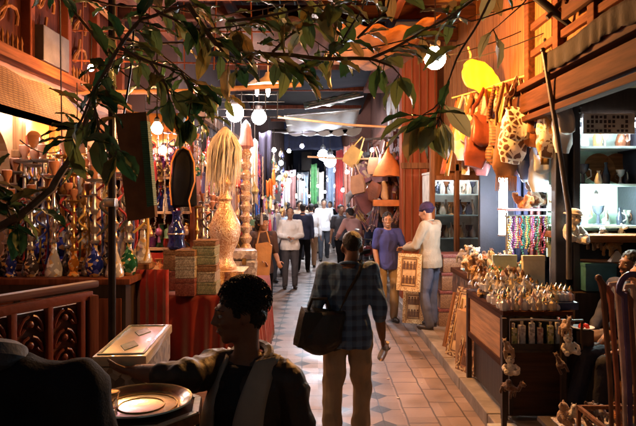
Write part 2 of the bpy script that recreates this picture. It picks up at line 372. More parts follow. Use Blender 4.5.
# upper storey: red timber wall in panels
b = B(); b.box(lp(-3.05, 5.8, 4.4), (.2, 7.2, 2.3)); obj('upper_wall', b, wood('sooty red boarding', (.05, .011, .006)), lb_, False)  # very dark red base colour
b = B()
for y in (3.0, 4.1, 5.2, 6.0, 6.9, 7.8, 8.8): b.box(lp(-2.91, y, 4.4), (.12, .1, 2.2), bev=.012)
obj('wall_post', b, M('red painted post', (.13, .035, .018), .45, 0, .3, 5, .3), lb_, False)
b = B(); b.bar(lp(-2.86, 2.4, 3.22), lp(-2.86, 9.2, 3.22), .14, .12, bev=.015); obj('sill_beam', b, wood('amber sill wood', (.2, .065, .02), 1), lb_, False)
b = B(); b.bar(lp(-2.72, 2.4, 4.25), lp(-2.72, 9.4, 4.25), .07, .05, bev=.01); obj('rail', b, W_ORY, lb_, False)
b = B()
for y in (4.6, 5.6, 6.4, 7.3):                              # scrolled fretwork ornaments in the panels
    b = B()
    for q in range(3):
        z0 = 3.55+q*.36; pts = [lp(-2.90, y+.17*cos(a)*(1-.1*a/3)+.05*sin(2*a), z0+.13*sin(a*1.5)+.03*a) for a in [i*.45 for i in range(12)]]
        b.tube(pts, .018, 6)
    for q in range(7): b.lathe([(.02, 0), (.012, .07), (.02, .1), (.0, .17)], lp(-2.90, y-.27+q*.09, 3.3), 6)
    obj('fretwork', b, W_OR, lb_)
b = B(); b.box(lp(-2.82, 6.35, 3.46), (.12, .62, .36), bev=.01); obj('grey_box', b, M('dusty grey tin', (.07, .06, .06), .6, .2, .3, 6, .2), lb_, False)
# ground storey: plaster arches along the facade
def arch_panel(y0, y1, z0, z1, spring, xx):
    """a wall piece with a pointed arch opening"""
    ym = (y0+y1)/2; hw = (y1-y0)/2*.82; up = z1-.16
    L = [(-(y1-y0)/2, z0), (-hw, z0), (-hw, spring)]
    for i in range(1, 9):
        a = i/9; L.append((-hw*cos(a*pi/2)**.8, spring+(up-spring)*(sin(a*pi/2))**1.15))
    L.append((0, up)); L += [(-x, z) for x, z in reversed(L[1:-1])]; L += [((y1-y0)/2, z0), ((y1-y0)/2, z1), (-(y1-y0)/2, z1)]
    b2 = B()
    Lh = [p for p in L if p[0] <= 0 and p[1] <= up][:12]
    # two halves keep the outline simple
    left = L[:12] + [(0, z1), (-(y1-y0)/2, z1)]
    right = [(-x, z) for x, z in reversed(left)]
    for h in (left, right): b2.prism(h, .16, (0,1,0), (0,0,1), lp(xx, ym, 0))
    return b2
for (y0, y1) in ((4.5, 5.6), (5.6, 6.35), (6.35, 7.9)):
    obj('arch', arch_panel(y0, y1, .3, 2.72, 2.12, -2.9), PLAST, lb_, False)
b = B()
for y in (5.6, 6.35, 7.9): b.box(lp(-2.79, y, 1.5), (.08, .12, 2.4), bev=.015); b.box(lp(-2.79, y, 2.3), (.12, .17, .07), bev=.01)
b.bar(lp(-2.80, 4.4, 2.78), lp(-2.80, 8, 2.78), .1, .1, bev=.015); obj('pilaster', b, W_OR, lb_, False)
b = B(); b.box(lp(-4.6, 6.4, 1.6), (.1, 5.4, 3.1)); b.box(lp(-3.7, 8.62, 1.6), (1.8, .1, 3.1)); b.box(lp(-3.75, 3.9, 1.6), (1.7, .1, 3.1)); b.box(lp(-3.8, 6.3, 3.12), (1.7, 5, .1))
obj('back_wall', b, M('rosy inner plaster', (.4, .2, .14), .85, 0, .3, 3, .3), lb_, False)
# reed awning
b = B(); b.grid(lambda u, v: (-2.80+.42*v, 2.6+4.0*u, 3.05-.47*v+.015*sin(u*30)), 26, 8)
tag(obj('reed_awning', b, matting(), solid=.03, smooth=False), 'orange woven reed mat awning sloping over the arched shop front', 'awning')
b = B()
for q in range(2): b.bar((-2.36, 2.6, 2.56), (-2.36, 6.6, 2.56), .05, .05)
tag(obj('awning_pole', b, W_ORY, smooth=False), 'orange wooden pole along the lower edge of the reed awning', 'pole')
# left shops further on (nearer the alley axis)
far_l = thing('far_left_shops', 'row of dark shop houses running down the left of the alley', 'building', (-2.0, 0, 0))
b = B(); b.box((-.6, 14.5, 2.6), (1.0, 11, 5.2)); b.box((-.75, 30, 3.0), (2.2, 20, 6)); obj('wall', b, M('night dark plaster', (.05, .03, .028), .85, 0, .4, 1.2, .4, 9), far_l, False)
b = B()
for y in (9.3, 11.2, 13.2, 15.4, 17.6, 19.8): b.box((.0, y, 1.5), (.14, .16, 3.0))
for z in (2.55, 3.3): b.bar((.02, 9, z), (.02, 20, z), .12, .16)
obj('shop_frame', b, W_MID, far_l, False)
for y in (22.5, 26, 30, 34): obj('window', B().box((.3, y, 2.9), (.12, 1.3, 1.5)), M('dark shutter', (.05, .05, .07), .5), far_l, False)

# ================================================================== RIGHT BUILDING
rb = thing('bazaar_house', 'right bazaar house with orange plank upper wall over dark shop fronts', 'building', (2.2, 0, 0))
RX = 2.2
def rp(x, y, z): return (x-RX, y, z)
b = B()
y = 3.0
while y < 10.3:
    wd = random.uniform(.2, .3); b.box(rp(2.26+random.uniform(-.006, .006), y+wd/2, 4.1), (.12, wd-.008, 2.36)); y += wd
obj('plank_wall', b, W_OR, rb, False)
b = B(); b.bar(rp(2.19, 2.6, 2.86), rp(2.19, 10.4, 2.86), .18, .2, bev=.02); b.bar(rp(2.13, 2.6, 3.02), rp(2.13, 8, 3.02), .14, .06, bev=.01); b.bar(rp(2.15, 2.6, 2.70), rp(2.15, 10.4, 2.70), .1, .06, bev=.01)
obj('lintel', b, W_MIDY, rb, False)
b = B()
for y in (3.6, 4.7, 5.4, 6.15): b.box(rp(2.17, y, 3.75), (.08, .12, 1.4), bev=.012)
for z in (3.35, 3.62): b.bar(rp(2.18, 3.6, z), rp(2.18, 6.15, z), .05, .07, bev=.01)
obj('wall_frame', b, wood('worn brown frame wood', (.1, .035, .014), 1), rb, False)
b = B()                                                     # carved board with raised script-like scrolls
b.box(rp(2.1, 4.55, 3.62), (.05, 1.15, .42), bev=.01)
for y0 in (4.1, 4.42, 4.74):
    pts = [rp(2.065, y0+.11*a/2+.05*sin(a*2.1), 3.6+.09*sin(a*1.3+y0*5)) for a in [i*.5 for i in range(10)]]
    b.tube(pts, .014, 6)
obj('carved_board', b, W_MIDY, rb)
# end pillar of red wood facing down the alley
b = B(); b.box(rp(1.78, 10.7, 2.3), (.62, .34, 4.4)); obj('pillar', b, M('brick red boarding', (.24, .06, .025), .6, 0, .25, 2, .3, 8, (8, 8, .6)), rb, False)
b = B()
for q in range(5): b.box(rp(1.51+q*.135, 10.52, 2.3), (.015, .02, 4.4))
b.box(rp(1.78, 10.51, 2.45), (.66, .03, .1)); obj('pillar_moulding', b, W_MID, rb, False)
# glazed showcase facing down the street, set back between pillar and dark shop (Y 9.4)
b = B()
for x in (1.79, 2.17, 2.56): b.box(rp(x, 9.4, 1.45), (.07, .12, 2.7), bev=.01)
for z_ in (2.2, 1.0): b.box(rp(2.175, 9.4, z_), (.7, .1, .07))
b.box(rp(2.175, 9.44, 2.48), (.72, .06, .5)); b.box(rp(2.175, 9.44, .55), (.72, .06, .84)); b.box(rp(2.175, 9.36, 2.36), (.5, .04, .12), bev=.01)
wf = obj('window_frame', b, W_MID, rb, False)
for x in (1.98, 2.365): obj('pane', B().box(rp(x, 9.41, 1.6), (.3, .006, 1.12)), GLASS_W, wf, False)
b = B(); b.box(rp(2.18, 10.1, 1.6), (.8, .03, 1.3)); b.box(rp(1.77, 9.78, 1.6), (.03, .6, 1.3)); b.box(rp(2.59, 9.78, 1.6), (.03, .6, 1.3)); b.box(rp(2.18, 9.78, 2.28), (.86, .68, .03)); b.box(rp(2.18, 9.78, .97), (.86, .68, .03))
obj('showcase_lining', b, M('white shop lining', (.6, .6, .56), .6), rb, False)
b = B(); b.box(rp(2.62, 8.6, 1.5), (.06, 1.6, 2.8)); obj('return_wall', b, W_MID, rb, False)
# deep dark shop between Y 5.9 and 7.85
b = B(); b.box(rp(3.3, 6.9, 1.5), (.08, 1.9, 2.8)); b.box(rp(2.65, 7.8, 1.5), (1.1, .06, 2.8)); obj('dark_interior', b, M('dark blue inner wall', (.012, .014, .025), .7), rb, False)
b = B()
for (x, w_) in ((2.38, .12), (2.53, .07)): b.box(rp(x, 5.92, 1.5), (w_, .12, 2.8), bev=.012)
b.box(rp(2.46, 6.0, 1.5), (.2, .05, 2.8)); obj('door_post', b, M('blue black painted timber', (.03, .035, .05), .4, 0, .3, 4, .3), rb, False)
# glazed cabinet facing the street corner
b = B(); b.box(rp(3.3, 6.55, 2.0), (1.6, .04, 1.5)); obj('cabinet_back', b, M('pale green lining', (.45, .6, .53), .6), rb, False)
cb = B(); 
for z in (1.60, 2.02, 2.40): cb.box(rp(3.25, 6.25, z), (1.5, .5, .022))
obj('cabinet_shelf', cb, M('milky glass shelf', (.6, .75, .72), .2), rb, False)
b = B(); b.box(rp(3.2, 6.0, 2.83), (1.5, .14, .3), bev=.01); obj('cabinet_lintel', b, W_DK, rb, False)
b = B(); b.box(rp(3.3, 6.15, 1.50), (1.65, .9, .07), bev=.012); obj('shop_counter', b, W_MIDX, rb, False)
b = B(); b.box(rp(3.3, 6.3, .8), (1.6, .05, 1.3)); obj('counter_front', b, M('deep blue board', (.02, .04, .09), .6), rb, False)
b = B(); b.box(rp(2.86, 5.9, 2.62), (.5, .02, .2)); obj('sign_board', b, M('white sign board', (.7, .7, .66), .5), rb, False)
b = B()
for r_ in range(4):
    for q in range(10):
        if random.random() < .85: b.box(rp(2.65+q*.042, 5.886, 2.55+r_*.045), (.024, .006, .022+.012*random.random()))
obj('sign_lettering', b, M('dark sign paint', (.05, .04, .05), .6), rb, False)
# facades beyond the pillar
fr = thing('far_right_shops', 'row of reddish shop houses running down the right of the alley', 'building', (1.6, 0, 0))
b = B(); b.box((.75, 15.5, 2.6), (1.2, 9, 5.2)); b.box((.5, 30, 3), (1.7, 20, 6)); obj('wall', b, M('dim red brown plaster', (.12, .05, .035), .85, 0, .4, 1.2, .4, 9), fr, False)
b = B()
for y in (11.8, 13.4, 15.2, 17.2, 19.3): b.box((.13, y, 1.7), (.12, .16, 3.4))
for z in (2.9, 3.6): b.bar((.12, 11.1, z), (.12, 20, z), .1, .14)
obj('shop_frame', b, W_RED, fr, False)
for y in (11.6, 12.5, 13.4):
    b = B(); b.prism([(-.35, .9), (.35, .9), (.35, .55), (.2, .5), (.14, .15), (.07, .5), (0, .02), (-.07, .5), (-.14, .15), (-.2, .5), (-.35, .55)], .05, (0,1,0), (0,0,1), (.0, y, 3.25))
    obj('eave_bracket', b, M('chalk white fretwork', (.62, .58, .55), .7), fr, False)
b = B(); b.box((-.1, 12.4, 4.35), (.9, 3, .08)); obj('eave', b, W_RED, fr, False)

# ================================================================== ROOF OVER THE ALLEY
roof = thing('timber_roof', 'dark red timber and lattice roof over the near half of the alley', 'roof', (0, 0, 0))
b = B()
x = -3.1
while x < .95:
    wd = random.uniform(.13, .22); b.box((x+wd/2, 6.2, 4.62+random.uniform(-.012, .012)), (wd-.02, 7.6, .03)); x += wd
obj('roof_boards', b, wood('sooty roof board', (.045, .014, .008), 1), roof, False)  # very dark brown base colour for the boards
b = B()
for y in (2.8, 4.0, 5.1, 6.2, 7.3, 8.4, 9.5): b.bar((-3.0, y, 4.47), (2.2, y, 4.47), .12, .2, bev=.012)
obj('joist', b, wood('sooty joist', (.06, .02, .011), 0), roof, False)  # joists slightly lighter than the boards
b = B()
for x_ in (-2.2, -1.1, .0, 1.0): b.bar((x_, 2.6, 4.30), (x_, 9.9, 4.30), .1, .12, bev=.01)
obj('purlin', b, W_REDY, roof, False)
b = B(); b.grid(lambda u, v: (.9+1.35*u, 2.6+7.6*v, 4.78-.1*sin(pi*u)+.05*sin(v*20)), 8, 30); obj('canvas_cover', b, ORCANV, roof, solid=.02)
b = B()                                                     # hanging lattice of thin laths over the left shops
for i in range(12): b.bar((-2.3+i*.16, 8.0, 2.95), (-2.3+i*.16, 8.0, 3.3), .01)
for i in range(4): b.bar((-2.3, 8.0, 2.97+i*.1), (-.45, 8.0, 2.97+i*.1), .01)
tag(obj('lath_lattice', b, METAL_DK, smooth=False), 'dark lattice of thin laths hanging behind the white globe lamps', 'lattice')
b = B()
for i in range(6): b.bar((-2.6+i*.37+.05*sin(i*3), 6.6, 3.3), (-2.6+i*.37, 6.65, 4.25), .012)
for i in range(3): b.bar((-2.7, 6.6, 3.4+i*.33), (-.5, 6.62, 3.36+i*.36), .016)
tag(obj('pole_trellis', b, W_RED, smooth=False), 'reddish trellis of thin poles above the left stalls', 'lattice')
for i, (a, c, r, lb2) in enumerate([
    ((-2.9, 7.2, 3.15), (-.2, 7.2, 3.25), .03, 'pale bamboo pole crossing above the orange cloth awning'), ((-2.8, 5.4, 3.75), (.6, 6.0, 3.9), .028, 'thin pale pole crossing under the roof joists'),
    ((-.6, 9.0, 3.1), (1.5, 9.2, 2.95), .018, 'thin brown pipe across the alley under the leaves'), ((1.4, 11.2, 2.62), (-.2, 11.6, 2.68), .02, 'white pipe along the edge of the tarpaulins')]):
    tag(obj('cross_pole', B().tube([a, ((Vector(a)+Vector(c))/2)+Vector((0,0,-.03)), c], r, 8), M('weathered bamboo', (.45, .26, .13), .5)), lb2, 'pole')
def wire(pts, lb2, r=.006):
    P0 = [Vector(p) for p in pts]; out = []
    for a, c in zip(P0[:-1], P0[1:]):
        for i in range(8): u = i/8; out.append(a.lerp(c, u)+Vector((0,0,-.25*u*(1-u))))
    out.append(P0[-1]); tag(obj('cable', B().tube(out, r, 5), METAL_DK), lb2, 'cable')
wire([P(330, 52, 5), P(476, 15, 5.5), P(600, -30, 5)], 'upper dark cable slung from the leaves to the plank wall')
wire([P(420, 60, 6), P(540, 22, 6.6)], 'lower dark cable slung across the glowing plank wall')
wire([P(455, 62, 6.4), P(590, 10, 5.6)], 'dark cable running below the carved board')
wire([P(60, 0, 5), P(62, 150, 5.6), P(20, 140, 5)], 'thin cable looping over the reed awning')
# dark sheeting roof added to block the sky over the next stretch, and drooping cloths under the timber roof
r2 = thing('sheet_roof', 'dark patched sheet roof over the alley beyond the timber roof', 'roof', (0, 0, 0))
b = B(); b.grid(lambda u, v: (-2.2+3.6*u, 9.7+13*v, 4.75+.25*sin(v*14)*.3-.12*sin(pi*u)), 10, 30); obj('sheeting', b, M('dark sheeting', (.014, .01, .012), .7, 0, .5, 2, .4, 6), r2, solid=.02)
for y in (10.2, 12.5, 15, 18, 21): obj('cross_beam', B().bar((-2.0, y, 4.6), (1.3, y, 4.6), .08, .1), W_RED, r2, False)
AMB = [M('amber sacking', (.24, .085, .02), .8, 0, .45, 3, .5, 12), M('rust sacking', (.07, .02, .009), .8, 0, .45, 3, .5, 12), M('brown sacking', (.04, .018, .012), .8, 0, .5, 3, .5, 12)]
for i, (x0, x1, y0, y1, z0, sag, lb2) in enumerate([(-2.6, -1.2, 4.6, 6.4, 4.15, .32, 'rust brown cloth drooping under the roof at the upper left'), (-1.3, .2, 6.8, 8.8, 4.1, .35, 'brown cloth drooping under the roof above the globe lamps'), (.1, 1.5, 7.4, 9.6, 4.15, .3, 'amber cloth drooping under the roof left of the orange lamp'), (-.9, .6, 4.2, 5.8, 4.25, .22, 'dark rust cloth drooping under the roof at the top middle'), (.7, 2.1, 4.0, 6.2, 4.45, .25, 'amber cloth drooping at the top right above the bags')]):
    b = B(); b.grid(lambda u, v: (x0+(x1-x0)*u, y0+(y1-y0)*v+.06*sin(u*11), z0-sag*sin(pi*u)*(.5+.5*sin(pi*v))+.025*sin(u*31+v*9)-.06*v), 36, 16)
    tag(obj('drooping_cloth', b, AMB[[1, 2, 0, 1, 0][i]], solid=.01), lb2, 'canopy', 'cloths under the roof')
# tarpaulins across the alley beyond
def tarp(c, w_, d_, tilt, roll, lb2, m=CANVAS):
    t = thing('tarpaulin', lb2, 'tarpaulin', c); R = Euler((tilt, roll, 0)).to_matrix()
    b = B(); b.grid(lambda u, v: R @ Vector(((u-.5)*w_, (v-.5)*d_, -.10*sin(pi*u)*sin(pi*v)+.02*sin(u*25))), 16, 10); obj('sheet', b, m, t, solid=.01)
    for v in (-.5, 0, .5): obj('pole', B().tube([R @ Vector((-w_/2, v*d_, .0)), R @ Vector((w_/2, v*d_, .0))], .02, 6), STEEL, t)
tarp(P(322, 122, 13.5), 1.6, 1.8, radians(-6), radians(-5), 'grey white tarpaulin stretched under poles over the alley, the largest')
tarp(P(312, 132, 16.5), 2.3, 2.0, radians(8), radians(2), 'grey white tarpaulin further back and lower, with scalloped edge')
tarp(P(332, 100, 12), 1.15, 1.1, radians(14), radians(-12), 'greenish shiny sheet over the alley, nearest and highest of the sheets', M('greenish plastic sheet', (.25, .42, .38), .2))
# scalloped valance
b = B()
for i in range(5): b.prism([(0.24*cos(a), .2*sin(a)) for a in [-pi*j/8 for j in range(9)]], .02, (1,0,0), (0,0,1), P(296+i*14, 128, 14.4))
tag(obj('scalloped_valance', b, CANVAS, smooth=False), 'white scalloped valance hanging beneath the tarpaulins', 'valance')
# dark end of the alley
e = thing('end_house', 'tall dark house closing the far end of the alley', 'building', (0, 42, 0))
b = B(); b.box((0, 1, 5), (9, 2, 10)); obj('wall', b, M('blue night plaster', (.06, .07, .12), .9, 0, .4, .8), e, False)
for x_ in (-2.2, -.8, .8, 2.2): obj('window', B().box((x_, -.05, 4.4), (.7, .12, 1.3)), M('unlit pane', (.02, .03, .05), .15), e, False)
b = B(); b.box((0.1, -.04, 1.3), (2.2, .12, 2.6)); obj('shop_opening', b, M('deep shop front', (.1,.12,.16), .6), e, False)

# ================================================================== PEOPLE
SK_D = M('brown skin', (.2, .095, .055), .5, 0, .12, 14, .12, 90); SK_M = M('tan skin', (.36, .19, .115), .5, 0, .12, 14, .12, 90)
HAIR = M('black hair', (.008, .006, .006), .55, 0, .3, 30, .9, 120); GREYH = M('grey hair', (.2, .19, .18), .6, 0, .3, 30, .8, 120)
SHOE = M('dark shoe leather', (.02, .015, .012), .4, 0, .3, 9, .2); EYE_M = M('eye white', (.35, .33, .3), .25, 0, .02, 3, 0); IRIS = M('dark iris', (.01, .006, .004), .15, 0, .02, 3, 0)
LIP = M('lip', (.26, .08, .06), .5, 0, .1, 9, .1)
BASE = dict(pel=(0,0,.94), waist=(0,-.005,1.1), chest=(0,.0,1.28), neck=(0,.015,1.45), head=(0,-.005,1.62), hy=0., hp=0.,
    sR=(-.185,.01,1.41), eR=(-.235,.03,1.13), wR=(-.245,-.05,.88), hR=None, sL=(.185,.01,1.41), eL=(.235,.03,1.13), wL=(.245,-.05,.88), hL=None,
    pR=(-.09,0,.92), kR=(-.10,-.015,.5), aR=(-.105,.03,.085), pL=(.09,0,.92), kL=(.10,-.015,.5), aL=(.105,.03,.085), tR=(-.1,-1,0), tL=(.1,-1,0))
def V(*a): return Vector(a)
def ring(c, X, Y, a, b_, n=18): return [c + X*a*cos(2*pi*k/n) + Y*b_*sin(2*pi*k/n) for k in range(n)]
def chain(b, pts, rad, seg=12):
    """a tapered limb with round ends, radii given along it"""
    pts = [Vector(p) for p in pts]; out = []; rr = []
    for i in range(len(pts)-1):
        a, c = pts[i], pts[i+1]; r0, rm, r1 = rad[2*i], rad[2*i+1], rad[2*i+2]
        for u in (0, .25, .5, .75):
            out.append(a.lerp(c, u)); rr.append((1-u)*(1-2*u)*r0 + 4*u*(1-u)*rm + u*(2*u-1)*r1)
    out.append(pts[-1]); rr.append(rad[-1])
    b.tube(out, rr, seg)
    for p, r in zip((pts[0], pts[-1]), (rad[0], rad[-1])): b.ell(p, r*1.0, seg=10, rows=7)
    for i in range(1, len(pts)-1): b.ell(pts[i], rad[2*i]*1.0, seg=10, rows=7)
def hand(b, w_, el, side, curl=.5, fwd=Vector((0,-1,0)), spread=.0):
    """palm, four bent fingers of unequal length and a thumb leaving the side of the palm"""
    d = (w_-el).normalized(); n = fwd - d*fwd.dot(d)
    if n.length < .1: n = Vector((0,0,-1)) - d*Vector((0,0,-1)).dot(d)
    t = n.normalized(); pn = d.cross(t).normalized()*side        # t: thumb side, pn: palm side
    c = w_ + d*.045; R = Matrix((t, pn, d)).transposed()
    b.ell(c, (.041, .018, .055), R, 12, 8); b.ell(w_+d*.01, (.029, .021, .03), R, 10, 7)
    for i, (o, L) in enumerate(((.03, .072), (.0105, .08), (-.0095, .074), (-.028, .058))):
        p0 = w_ + d*.082 + t*o*.95; a = curl*(.75+.1*i); pts = [p0 - d*.02, p0]; ang = a*.6
        for q, f in enumerate((.45, .32, .23)):
            dd = (d*cos(ang) + pn*sin(ang) + t*spread*(o/.03)*.3).normalized(); pts.append(pts[-1]+dd*L*f); ang += a*1.0
        b.tube(pts, [.0095, .0095, .0088, .008, .0062], 8); b.ell(pts[-1], .0062, seg=8, rows=5)
    p0 = w_ + d*.03 + t*.028; q1 = p0 + (t*.75+d*.65+pn*.25).normalized()*.036; q2 = q1 + (t*.25+d*.85+pn*.35).normalized()*.03; q3 = q2 + (d*.9+pn*.4).normalized()*.022
    b.tube([w_+d*.018+t*.012, p0, q1, q2, q3], [.013, .0125, .0105, .0095, .007], 8); b.ell(q3, .007, seg=8, rows=5)
def headframe(J):
    R = (Matrix.Rotation(J['hy'], 3, 'Z') @ Matrix.Rotation(J['hp'], 3, 'X')); c = Vector(J['head']); return c, R
def head_shape(b, J, fine=True):
    c, R = headframe(J); H = lambda x, y, z: c + R @ V(x, y, z)
    E = lambda p, r, rr=None: b.ell(H(*p), r, R if rr is None else R @ rr, 14, 10)
    E((0, .018, .035), (.074, .094, .083)); E((0, -.02, -.005), (.066, .074, .085)); E((0, -.035, -.062), (.05, .056, .055))
    E((0, -.068, -.098), (.024, .022, .02)); E((0, -.072, .028), (.052, .022, .022)); E((.03, -.07, -.025), (.022, .022, .02)); E((-.03, -.07, -.025), (.022, .022, .02))
    b.tube([H(0, -.088, .022), H(0, -.1, -.002), H(0, -.113, -.026), H(0, -.098, -.034)], [.009, .0105, .0135, .009], 10)
    E((.013, -.095, -.03), (.010, .012, .008)); E((-.013, -.095, -.03), (.010, .012, .008))
    E((0, -.09, -.056), (.023, .012, .0075)); E((0, -.087, -.069), (.02, .012, .0085))
    for s in (-1, 1):
        E((s*.076, .012, -.005), (.009, .022, .034), Euler((.15, 0, s*-.35)).to_matrix()); E((s*.072, .006, -.03), (.007, .011, .012))
    nk = Vector(J['neck']); d = H(0, .02, -.06)
    b.tube([nk + V(0, .0, -.06), nk, nk.lerp(d, .5), d, H(0, .012, -.02)], [.066, .056, .051, .054, .06], 14)
def torso(b, J, off, z_bot, k=1., hem=0.):
    up = (Vector(J['sL'])-Vector(J['sR'])).normalized(); lo = (Vector(J['pL'])-Vector(J['pR'])).normalized()
    pts = [Vector(J[n]) for n in ('pel', 'waist', 'chest')]; sh = (Vector(J['sL'])+Vector(J['sR']))/2
    spine = [pts[0] + (pts[0]-pts[1]).normalized()*z_bot, pts[0], pts[1], pts[2], sh + (pts[2]-sh)*.25, sh + (sh-pts[2]).normalized()*.035]
    dims = [(.15, .105), (.168, .115), (.145, .102), (.168, .117), (.175, .105), (.10, .07)]; rs = []
    for i, (p, (a, c)) in enumerate(zip(spine, dims)):
        u = i/5; X = lo.lerp(up, min(1, u*1.3)).normalized(); d = (spine[min(i+1, 5)]-spine[max(i-1, 0)]).normalized()
        X = (X - d*X.dot(d)).normalized(); Y = d.cross(X); o = off + (hem if i == 0 else hem*.6 if i == 1 else 0)
        rs.append(ring(p, X, Y, a*k+o, c*k+o))
    fine = []                                                   # smooth the spine
    for i in range(5):
        for u in (0, .33, .66): fine.append([a.lerp(c, u) for a, c in zip(rs[i], rs[i+1])])
    fine.append(rs[-1]); b.rings(fine)
def person(label, loc, rz, pose=None, skin=SK_M, top=WHITE_CL, low=NIGHTBLUE, hair=HAIR, sleeve='long', vox=.0105, girth=1., tuck=False, hairlen=0., cap=None, capname='cap',
           group=None, s=1., curl=(.5, .5), collar=True, topname='shirt', lowname='trousers', eyes=True, seed=1., wr=.012, hairkw=None, shoes=SHOE, thumbs=None, spread=0.):
    J = dict(BASE); J.update(pose or {}); J = {k: (Vector(v) if isinstance(v, tuple) else v) for k, v in J.items()}
    t = thing('person', label, 'person', loc, rz, group, s)
    g = girth
    b = B(); head_shape(b, J); torso(b, J, 0, .08, g)
    b.tube([J['neck']+V(0,.01,-.02), (J['sR']+J['neck'])/2+V(0,.01,-.02), J['sR']], [.055, .06, .055], 12); b.tube([J['neck']+V(0,.01,-.02), (J['sL']+J['neck'])/2+V(0,.01,-.02), J['sL']], [.055, .06, .055], 12)
    th = thumbs or (V(0,-1,0), V(0,-1,0))
    for q, sd in (('R', -1), ('L', 1)):
        chain(b, [J['s'+q], J['e'+q], J['w'+q]], [.058, .05, .04, .041, .027]); hand(b, J['w'+q], J['e'+q], sd*-1, curl[0 if q == 'R' else 1], th[0 if q == 'R' else 1], spread)
        chain(b, [J['p'+q], J['k'+q], J['a'+q]], [.088*g, .078*g, .056, .056, .037])
        f = Vector(J['t'+q]).normalized(); b.ell(J['a'+q]+f*.07+V(0,0,-.04), (.04, .1, .032), Matrix((f.cross(V(0,0,1)), -f, V(0,0,1))).transposed())
    body = link_mesh('body', remesh(b, vox, 3), skin, t)
    # upper garment
    b = B(); torso(b, J, .016, .10 if not tuck else -.02, g, .024 if not tuck else 0)
    for q in 'RL':
        sh, el, wr_ = J['s'+q], J['e'+q], J['w'+q]
        b.tube([J['neck']+V(0,.012,-.04), (sh+J['neck'])/2+V(0,.012,-.022), sh], [.062, .07, .068], 14)
        if sleeve == 'long': chain(b, [sh, el, el.lerp(wr_, .95)], [.074, .066, .056, .054, .043])
        elif sleeve == 'rolled': chain(b, [sh, el, el.lerp(wr_, .3)], [.074, .067, .057, .058, .055])
        else: chain(b, [sh, sh.lerp(el, .4), sh.lerp(el, .8)], [.074, .072, .07, .068, .066])
    shirt = link_mesh(topname, remesh(b, vox, 3, wr, 7, seed, (1, 1, .6)), top, t)
    if collar:
        c = B(); nk = J['neck']; pts = [nk+V(.066*cos(a), .060*sin(a)-.002, .018+.022*sin(a)) for a in [i*2*pi/20 for i in range(21)]]
        c.tube(pts, .017, 8, flat=.75); c.wob(.003, 20); obj('collar', c, top, shirt)
    # lower garment
    b = B(); torso_low = [J['pel']+(J['waist']-J['pel'])*.45, J['pel'], (J['pR']+J['pL'])/2 - V(0,0,.06)]
    lo = (J['pL']-J['pR']).normalized(); d = (J['waist']-J['pel']).normalized(); Y = d.cross(lo)
    b.rings([ring(torso_low[0], lo, Y, .157*g+.006, .112*g+.006), ring(torso_low[1], lo, Y, .172*g+.008, .122*g+.008), ring(J['pel']-d*.07, lo, Y, .165*g+.008, .122*g+.008), ring(J['pel']-d*.11, lo, Y, .11, .09)])
    for q in 'RL':
        chain(b, [J['p'+q], J['k'+q], J['a'+q]+V(0,0,.0)], [.102*g, .09*g, .074, .07, .062])
    link_mesh(lowname, remesh(b, vox, 3, wr*.9, 6, seed+3, (1, 1, .7)), low, t)
    for q in 'RL':
        f = Vector(J['t'+q]); f.z = 0; f.normalize(); R = Matrix((f.cross(V(0,0,1)), -f, V(0,0,1))).transposed(); a = J['a'+q]
        b = B(); b.ell(a+f*.075+V(0,0,-.045), (.047, .115, .04), R); b.ell(a+f*-.005+V(0,0,-.03), (.043, .055, .055), R); b.ell(a+f*.05+V(0,0,-.072), (.045, .125, .013), R)
        link_mesh('shoe', remesh(b, max(vox, .008), 2), shoes, t)
    # head dress
    c, R = headframe(J); H = lambda x, y, z: c + R @ V(x, y, z)
    if hair:
        kw = dict(up=.047, back=.028, r=(.0815, .098, .083), disp=.006, freq=40); kw.update(hairkw or {})
        b = B(); b.ell(H(0, kw['back'], kw['up']), kw['r'], R, 20, 14); b.ell(H(0, .055, kw.get('nape', -.01)), (.066, .055, .07), R, 14, 10)
        for sx in (-1, 1): b.ell(H(sx*.066, -.016, .012), (.011, .018, .03), R, 10, 7)
        if hairlen: b.ell(H(0, .055, -.02-hairlen*.5), (.085, .06, .06+hairlen*.6), R, 14, 10); 
        link_mesh('hair', remesh(b, min(vox, .008), 2, kw['disp'], kw['freq'], seed), hair, t)
    if cap:
        b = B(); b.ell(H(0, .022, .045), (.088, .106, .092), R, 20, 14); b.tube([H(.085*cos(a), .018+.103*sin(a), .03) for a in [i*2*pi/20 for i in range(21)]], .014, 8)
        link_mesh(capname, remesh(b, .008, 2, .004, 20, seed), cap, t)
    if eyes:
        for sx in (-1, 1):
            e = obj('eye', B().ell(H(sx*.031, -.0815, .002), (.0135, .010, .0075), R, 10, 7), EYE_M, t)
            obj('iris', B().ell(H(sx*.031, -.0885, .002), (.006, .005, .006), R, 8, 6), IRIS, e)
            bw = B(); bw.tube([H(sx*(.014+.012*i), -.0975+.006*i*i*.55, .026+.004*sin(i*1.2)) for i in range(4)], [.0022, .003, .0026, .0012], 6); obj('eyebrow', bw, hair or HAIR, t)
        l = B(); l.tube([H(x, -.1+abs(x)*abs(x)*14, -.0625+abs(x)*.06) for x in (-.021, -.011, 0, .011, .021)], [.002, .0042, .0048, .0042, .002], 6); obj('mouth', l, LIP, t)
    t['J'] = ''; del t['J']
    return t, J
KHAKI = M('khaki cotton', (.34, .27, .18), .8, 0, .2, 5, .4, 25); JEANS = M('faded blue denim', (.09, .1, .15), .8, 0, .45, 4, .4, 50); DKJEANS = M('dark indigo denim', (.012, .014, .028), .8, 0, .4, 4, .5, 45)
BLUEPLAID = plaid('blue plaid cotton', (.10, .2, .36), (.028, .056, .12), (.34, .48, .62))
